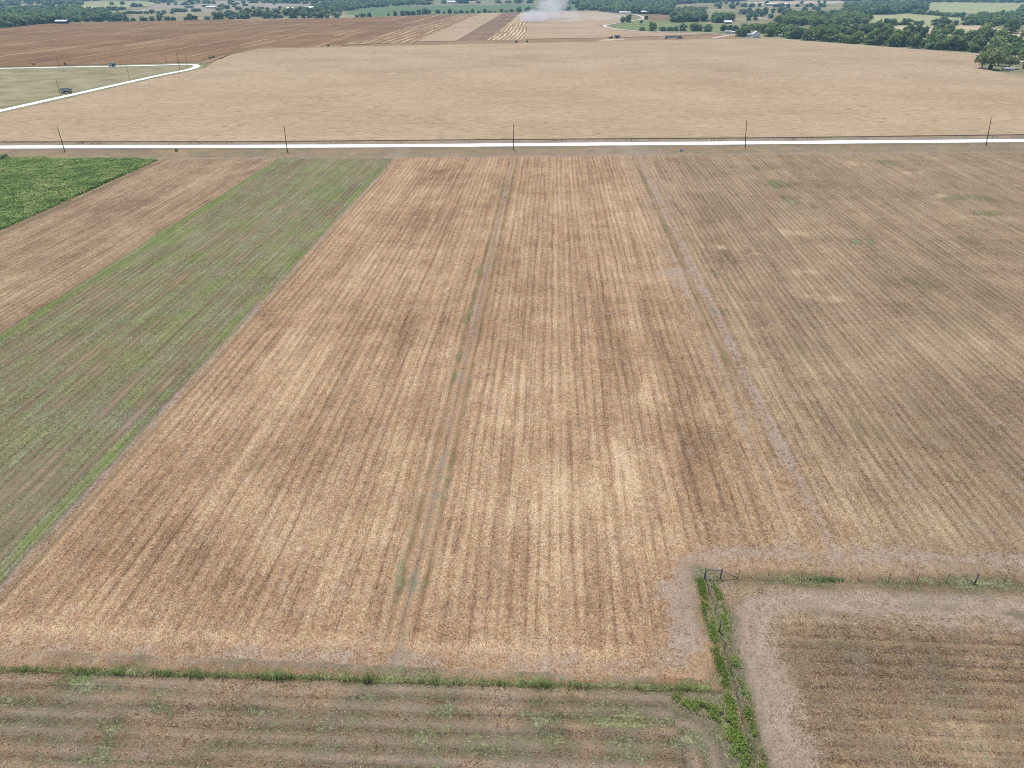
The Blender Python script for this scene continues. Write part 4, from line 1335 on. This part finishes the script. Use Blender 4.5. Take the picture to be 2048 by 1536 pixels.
def shrubs(pts, label, grp):
    for px, py, w, h in pts:
        x, y = G(px, py)
        root = empty('shrub', (x, y, 0), random.uniform(0, 6))
        root.scale = (w / 2, w / 2, h / 1.4)
        tag(root, label, 'shrub', grp)
        link('crown', HEDGE[0], root); link('trunk', MID[0][1], root)


shrubs([(420.5, 117.3, 2.6, 1.9), (427, 116.0, 2.6, 1.9)], 'one of two small dark shrubs at the left tip of the tan field', 'pair of dark shrubs at the tan field tip')
shrubs([(657, 92.6, 3.0, 2.0)], 'small dark shrub alone on the far edge of the tan field, left part', None)
shrubs([(1033, 84.8, 3.4, 2.2), (1054, 84.4, 3.2, 2.2)], 'one of two small dark shrubs on the mown headland below the swaths', 'pair of shrubs on the mown headland')
shrubs([(353, 302.5, 1.2, 1.1)], 'tiny dark shrub on the verge between the two left poles', None)

# marker pieces on the verge
x, y = G(1366, 302.5)
r = empty('utility_pedestal', (x, y, 0)); tag(r, 'small pale utility box with dark cap on the near road verge', 'utility box')
MB().box((0, 0, .45), (.55, .45, .9)).build('cabinet', M_WHT, r)
MB().box((-.75, 0, .35), (.7, .6, .7)).build('side_cabinet', M_STEEL, r)
MB().box((0, 0, .94), (.62, .52, .08)).build('lid', M_GRY, r)
for px, py, lab in ((1633.5, 300, 'small white marker post on the road verge, left one'), (1854, 297.5, 'small white marker post on the road verge, right one')):
    x, y = G(px, py)
    r = empty('marker_post', (x, y, 0)); tag(r, lab, 'marker post', 'white marker posts on the road verge')
    MB().tube((0, 0, 0), (0, 0, .95), .13, .12, 8).build('post', M_WHT, r)
    MB().tube((0, 0, .95), (0, 0, 1.08), .15, .06, 8).build('cap', M_WHT, r)

# tractor pulling towards the left, cart behind it, on the mown headland
x, y = G(1222, 77.6)
r = empty('tractor', (x, y, .1), R(93)); tag(r, 'dark green tractor on the mown headland in front of the cart', 'tractor')
MB().box((0, 1.5, 1.55), (.95, 2.7, .95), taper=.85, ty=.97).build('hood', M_GRN, r)
cb = MB().box((0, -.75, 2.35), (1.75, 1.75, 1.5), taper=.9).build('cab', M_GLS, r)
MB().box((0, -.75, 3.18), (1.85, 1.95, .16)).build('cab_roof', M_GRN, cb)
MB().box((0, .3, 1.1), (.8, 4.6, .5)).build('chassis', M_STEEL, r)
MB().tube((.35, 1.0, 2.0), (.35, 1.0, 3.1), .06, .06, 8).build('exhaust', M_STEEL, r)
for s in (-1, 1):
    wheel(r, s * 1.2, -.9, 1.0, .65, M_YEL); wheel(r, s * 1.05, 2.3, .75, .5, M_YEL)
    MB().box((s * 1.2, -.8, 2.1), (.6, 1.3, .08)).build('fender', M_GRN, r)
x, y = G(1234, 77.4)
r = empty('grain_cart', (x, y, .1), R(93)); tag(r, 'large dark grain cart with flared sides behind the tractor', 'grain cart')
L, W = 7.4, 3.6
vs_ = []
for z, w, l in ((.95, 1.2, 2.4), (2.3, W, L * .86), (3.5, W + .3, L)):
    vs_ += [(-w / 2, -l / 2 - .3, z), (w / 2, -l / 2 - .3, z), (w / 2, l / 2 - .3, z), (-w / 2, l / 2 - .3, z)]
MB().add(vs_, [[3, 2, 1, 0]] + [[a + i, a + (i + 1) % 4, a + 4 + (i + 1) % 4, a + 4 + i] for a in (0, 4) for i in range(4)]).build('tank', M_CAB, r)
MB().box((0, -.3, 3.3), (W - .3, L - .6, .2), taper=.4, ty=.7).build('grain_load', M_MOWN, r)
MB().tube((1.3, 2.6, 1.0), (2.2, 3.1, 4.3), .2, .2, 10).build('auger', M_GRN, r)
MB().box((0, .6, .85), (.9, 5.2, .25)).tube((0, 3, .85), (0, 5.4, .6), .09, .09, 6).build('chassis', M_STEEL, r)
for s in (-1, 1): wheel(r, s * 1.55, -.6, 1.0, .8, M_YEL)

# semi truck facing right
x, y = G(1343, 77.8)
r = empty('semi_truck', (x, y, .1), R(2)); tag(r, 'dark semi truck with long grey trailer parked on the mown headland', 'truck')
tr = MB()
prof = [(-8.4, 1.7), (-7.0, 1.0), (-4.6, 1.0), (-3.3, 1.7), (-2.1, 1.0), (.3, 1.0), (1.8, 1.5), (8.0, 1.5), (8.2, 3.55), (-8.4, 3.55)]
w = 1.27
tr.add([(p, -w, z) for p, z in prof] + [(p, w, z) for p, z in prof], [[k for k in range(10)], [k + 10 for k in range(10)][::-1]] + [[k, k + 10, (k + 1) % 10 + 10, (k + 1) % 10] for k in range(10)])
tro = tr.build('trailer', M_GRY, r)
MB().box((-.1, 0, 3.62), (16.2, 2.45, .14), taper=.98).build('tarp', simple('tarp_dark', (.09, .10, .12), .7, .2), tro)
mb = MB()
for k in range(14): mb.box((-7.6 + k * 1.15, -w - .03, 2.6), (.09, .05, 1.8)).box((-7.6 + k * 1.15, w + .03, 2.6), (.09, .05, 1.8))
mb.build('ribs', M_GRY, tro)
cb = MB().box((10.2, 0, 2.35), (2.2, 2.4, 2.3), taper=.93).build('cab', M_CAB, r)
MB().box((11.28, 0, 2.75), (.08, 2.0, .75)).build('windscreen', M_GLS, cb)
MB().box((12.3, 0, 1.65), (2.2, 1.5, 1.1), taper=.9).build('hood', M_CAB, r)
MB().box((13.5, 0, .85), (.22, 2.4, .45)).build('bumper', M_GRY, r)
MB().box((9.6, 0, .95), (7.4, .9, .3)).build('chassis', M_STEEL, r)
for px_ in (-7.3, -6.0, 7.6, 8.9, 12.5):
    for s in (-1, 1):
        t = MB().tube((px_, s * 1.05 - .18, .52), (px_, s * 1.05 + .18, .52), .52, .52, 18).build('wheel', M_RUB, r)
        MB().tube((px_, s * 1.05 - .2, .52), (px_, s * 1.05 + .2, .52), .28, .28, 12).build('rim', M_GRY, t)

# ------------------------------------------------------------------ farm buildings
M_ROOFW = simple('white_metal_roof', (.80, .81, .82), .4, .4, .04)
M_ROOFG = simple('grey_roof', (.34, .34, .36), .6, .3, .1)
M_ROOFB = simple('brown_roof', (.24, .17, .12), .8, .2, .1)
M_WALLT = simple('tan_wall', (.42, .34, .25), .8, .2, .1)
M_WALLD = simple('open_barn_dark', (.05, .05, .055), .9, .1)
M_WALLW = simple('white_siding', (.76, .76, .75), .7, .2, .05)


def house(px, py, w, d, h, rh, wall, roof, label, name='farmhouse', cat='house', rz=0.0, windows=0, grp=None, porch=False):
    """gabled building; w along x, d along y, eaves h, roof rise rh; rz turns it"""
    x, y = G(px, py)
    r = empty(name, (x, y, 0), rz)
    tag(r, label, cat, grp)
    mb = MB()
    a, b = w / 2, d / 2
    mb.add([(-a, -b, -.1), (a, -b, -.1), (a, b, -.1), (-a, b, -.1), (-a, -b, h), (a, -b, h), (a, b, h), (-a, b, h), (-a, 0, h + rh), (a, 0, h + rh)],
           [[0, 1, 5, 4], [2, 3, 7, 6], [1, 2, 6, 9, 5], [3, 0, 4, 8, 7]])
    mb.build('wall', wall, r)
    o = .45
    mb = MB()
    s = rh / b
    for sg in (-1, 1):
        y0, z0 = sg * (b + o), h - s * o + .06
        vs_ = [(-a - o, y0, z0), (a + o, y0, z0), (a + o, 0, h + rh + .06), (-a - o, 0, h + rh + .06)]
        vs_ += [(p[0], p[1], p[2] + .14) for p in vs_]
        mb.add(vs_, [[3, 2, 1, 0], [4, 5, 6, 7], [0, 1, 5, 4], [1, 2, 6, 5], [3, 0, 4, 7]] if sg < 0 else [[0, 1, 2, 3], [7, 6, 5, 4], [4, 5, 1, 0], [5, 6, 2, 1], [7, 4, 0, 3]])
    mb.build('roof', roof, r)
    for k in range(windows):
        xx = -a + w * (k + .75) / (windows + .5)
        f = MB().box((xx, -b - .03, h * .55), (1.0, .08, 1.3)).build('window', M_WALLW, r)
        MB().box((xx, -b - .08, h * .55), (.8, .04, 1.1)).build('pane', M_GLS, f)
    if windows:
        MB().box((-a + w * .12, -b - .04, h * .4), (1.0, .08, 2.0)).build('door', M_ROOFG, r)
    return r


house(1511, 74.8, 7, 9, 4.2, 3.2, M_WALLW, M_ROOFW, 'white gabled farmhouse under big trees at the edge of the tan field', rz=R(88), windows=2)
house(1500, 73.2, 8, 5, 2.6, 1.2, M_WALLW, M_ROOFG, 'low grey roofed wing just left of the white gabled farmhouse', name='outbuilding', cat='shed', windows=1)
house(1456, 66.5, 9, 4, 2.6, .5, M_WALLW, M_ROOFW, 'long white shed beside the pale drive left of the farmhouse', name='shed', cat='shed', windows=2)
house(1467, 67.2, 6, 4, 2.5, .5, M_WALLW, M_ROOFW, 'small white shed under trees nearest the farmhouse drive', name='shed', cat='shed', windows=1)
house(1543, 72.8, 6, 3, 2.4, .4, M_WALLW, M_ROOFW, 'white trailer home under the trees just right of the farmhouse', name='trailer_home', cat='trailer', windows=1)
house(1560, 73.6, 5, 2.6, 2.4, .4, M_WALLW, M_ROOFG, 'white trailer at the start of the thick hedgerow', name='trailer_home', cat='trailer', windows=1)
house(1455, 47.4, 12, 9, 3.0, 2.0, M_WALLT, M_ROOFW, 'white roofed shed below the oval grove', name='shed', cat='shed')
house(1406, 17.5, 24, 11, 4, 3, M_WALLT, M_ROOFB, 'brown roofed house among trees on the far right hillside', windows=3)
house(1296, 27.6, 34, 10, 4, 2.0, M_WALLD, M_ROOFW, 'long open barn with bright white roof beyond the track hook', name='barn', cat='barn')
house(1246, 28.0, 16, 10, 3.4, 2.4, M_WALLW, simple('pinkish_roof', (.62, .52, .50), .6, .3, .1), 'pinkish roofed farmhouse where the pale track starts', windows=2)
house(1257, 27.6, 8, 6, 3, 1.2, M_WALLW, M_ROOFW, 'small white shed right of the pinkish roofed farmhouse', name='shed', cat='shed')
house(125, 47, 20, 9, 3.6, 1.8, M_WALLD, M_ROOFW, 'white roofed barn against the treeline of the brown field', name='barn', cat='barn')
house(209, 27.5, 16, 8, 3.4, 1.8, M_WALLT, M_ROOFW, 'larger of two white roofs behind the left treeline', name='barn', cat='barn')
house(218, 27, 8, 7, 3, 1.5, M_WALLT, M_ROOFW, 'smaller of two white roofs behind the left treeline', name='shed', cat='shed')
house(423, 17, 24, 9, 3.6, 2.2, M_WALLT, M_ROOFW, 'wide white roofed farmhouse on the pale far pasture', windows=2)
house(444, 14, 22, 9, 3, 2.2, M_WALLD, M_WALLD, 'long dark shed on the pale far pasture', name='shed', cat='shed')
house(581, 19.3, 16, 10, 3.4, 2.4, M_WALLW, M_ROOFW, 'small white house among trees left of the big white barn', windows=2)
house(617, 20, 30, 18, 5, 3.6, M_WALLW, M_ROOFW, 'big white barn amid the woods left of the green field', name='barn', cat='barn')
house(645, 14.5, 34, 9, 3.4, 2, M_WALLT, M_ROOFW, 'very long white roofed shed in the woods, left of its twin', name='barn', cat='barn')
house(672, 14.2, 30, 9, 3.4, 2, M_WALLT, M_ROOFW, 'long white roofed shed in the woods, right of its twin', name='barn', cat='barn')
house(902, 6.3, 36, 14, 4.5, 3, M_WALLW, M_ROOFW, 'white house beyond the green far field, left one', windows=2)
house(1001, 6.4, 14, 9, 4, 2.5, M_WALLW, M_ROOFW, 'small white house beyond the green far field, below the dust', windows=1)
house(1543, 10.6, 34, 10, 3.6, 2, M_WALLT, M_ROOFW, 'long pale roofed barn behind round trees, left of two', name='barn', cat='barn')
house(1570, 10.6, 30, 10, 3.6, 2, M_WALLT, M_ROOFW, 'long pale roofed barn behind round trees, right of two', name='barn', cat='barn')
house(1714, 10.4, 30, 12, 4, 2.5, M_WALLT, M_ROOFW, 'pale roofed barn half hidden by the far upper right wood', name='barn', cat='barn')
house(1692, 56.5, 16, 7, 3, 1.8, M_WALLT, M_ROOFG, 'grey roofed shed under trees beside the stubble meadow', name='shed', cat='shed')
house(2012, 141.5, 5.0, 3.2, 1.7, .7, M_WALLT, M_ROOFG, 'small grey shed at the foot of the low bushy tree', name='shed', cat='shed', rz=R(4))
house(2023, 140.6, 3.4, 2.0, 1.4, .5, M_WALLW, M_ROOFG, 'tiny pale shed right of the small grey shed', name='shed', cat='shed', rz=R(-8))
house(1260, 8, 26, 10, 3.5, 2, M_WALLW, M_ROOFW, 'white house in the far woods above the track farm', windows=1)

# ------------------------------------------------------------------ dust from the harvest
m = bpy.data.materials.new('harvest_dust'); m.use_nodes = True
N.nt = m.node_tree
N.nt.nodes.remove(N.nt.nodes['Principled BSDF'])
pv = N.node('ShaderNodeVolumePrincipled')
pv.inputs['Color'].default_value = (.95, .96, 1.0, 1)
pv.inputs['Anisotropy'].default_value = .2
x_, y_, z_ = sep(pos())
dx, dy = G(1062, 44)
px_, py_ = G(1108, 30)
def puff(cx, cy, cz, rx, ry, rz_):
    q = N.m('ADD', N.m('ADD', N.m('POWER', (x_ - cx) / rx, 2.0), N.m('POWER', (y_ - cy) / ry, 2.0)), N.m('POWER', (z_ - cz) / rz_, 2.0))
    return ss(1.0, .15, q)
n1_ = noise(pos(), .045, 5, .6)
PUFF = [(dx + 4, dy, 7, 30, 40, 15, 1.0), (dx + 60, dy + 10, 7, 62, 60, 15, .20), (dx + 130, dy + 30, 6, 60, 60, 13, .12), (dx + 48, dy + 130, 34, 26, 45, 30, .75), (dx + 60, dy + 160, 60, 24, 45, 24, .55), (dx + 30, dy + 70, 18, 30, 60, 22, .40)]
den = None
for c in PUFF:
    e = puff(*c[:6]) * c[6]
    den = e if den is None else N.m('MAXIMUM', den, e)
N.put(pv.inputs['Density'], den * ss(.30, .60, n1_) * .048)
N.nt.links.new(pv.outputs[0], N.nt.nodes['Material Output'].inputs['Volume'])
bm = bmesh.new()
x0 = min(c[0] - c[3] for c in PUFF) - 2; x1 = max(c[0] + c[3] for c in PUFF) + 2
y0 = min(c[1] - c[4] for c in PUFF) - 2; y1 = max(c[1] + c[4] for c in PUFF) + 2
bmesh.ops.create_cube(bm, size=1, matrix=Matrix.Translation(((x0 + x1) / 2, (y0 + y1) / 2, 43.2)) @ Matrix.Diagonal((x1 - x0, y1 - y0, 84, 1)))
me = bpy.data.meshes.new('dust_cloud'); bm.to_mesh(me); bm.free(); me.materials.append(m)
tag(link('dust_cloud', me), 'pale dust drifting up from the harvested strips', 'dust', kind='stuff')

# ------------------------------------------------------------------ haze
m = bpy.data.materials.new('haze_air'); m.use_nodes = True
N.nt = m.node_tree
N.nt.nodes.remove(N.nt.nodes['Principled BSDF'])
pv = N.node('ShaderNodeVolumePrincipled')
pv.inputs['Color'].default_value = (.36, .64, 1.0, 1)
pv.inputs['Density'].default_value = .00010
pv.inputs['Anisotropy'].default_value = 0.0
N.nt.links.new(pv.outputs[0], N.nt.nodes['Material Output'].inputs['Volume'])
bm = bmesh.new()
bmesh.ops.create_cube(bm, size=1, matrix=Matrix.Translation((0, 4800, 44.5)) @ Matrix.Diagonal((18200, 10600, 91.5, 1)))
me = bpy.data.meshes.new('haze'); bm.to_mesh(me); bm.free(); me.materials.append(m)
tag(link('haze', me), kind='stuff')
SC.cycles.use_denoising = False
SC.cycles.filter_width = 1.05
SC.cycles.max_bounces = 6
SC.cycles.volume_bounces = 1
SC.cycles.transparent_max_bounces = 12
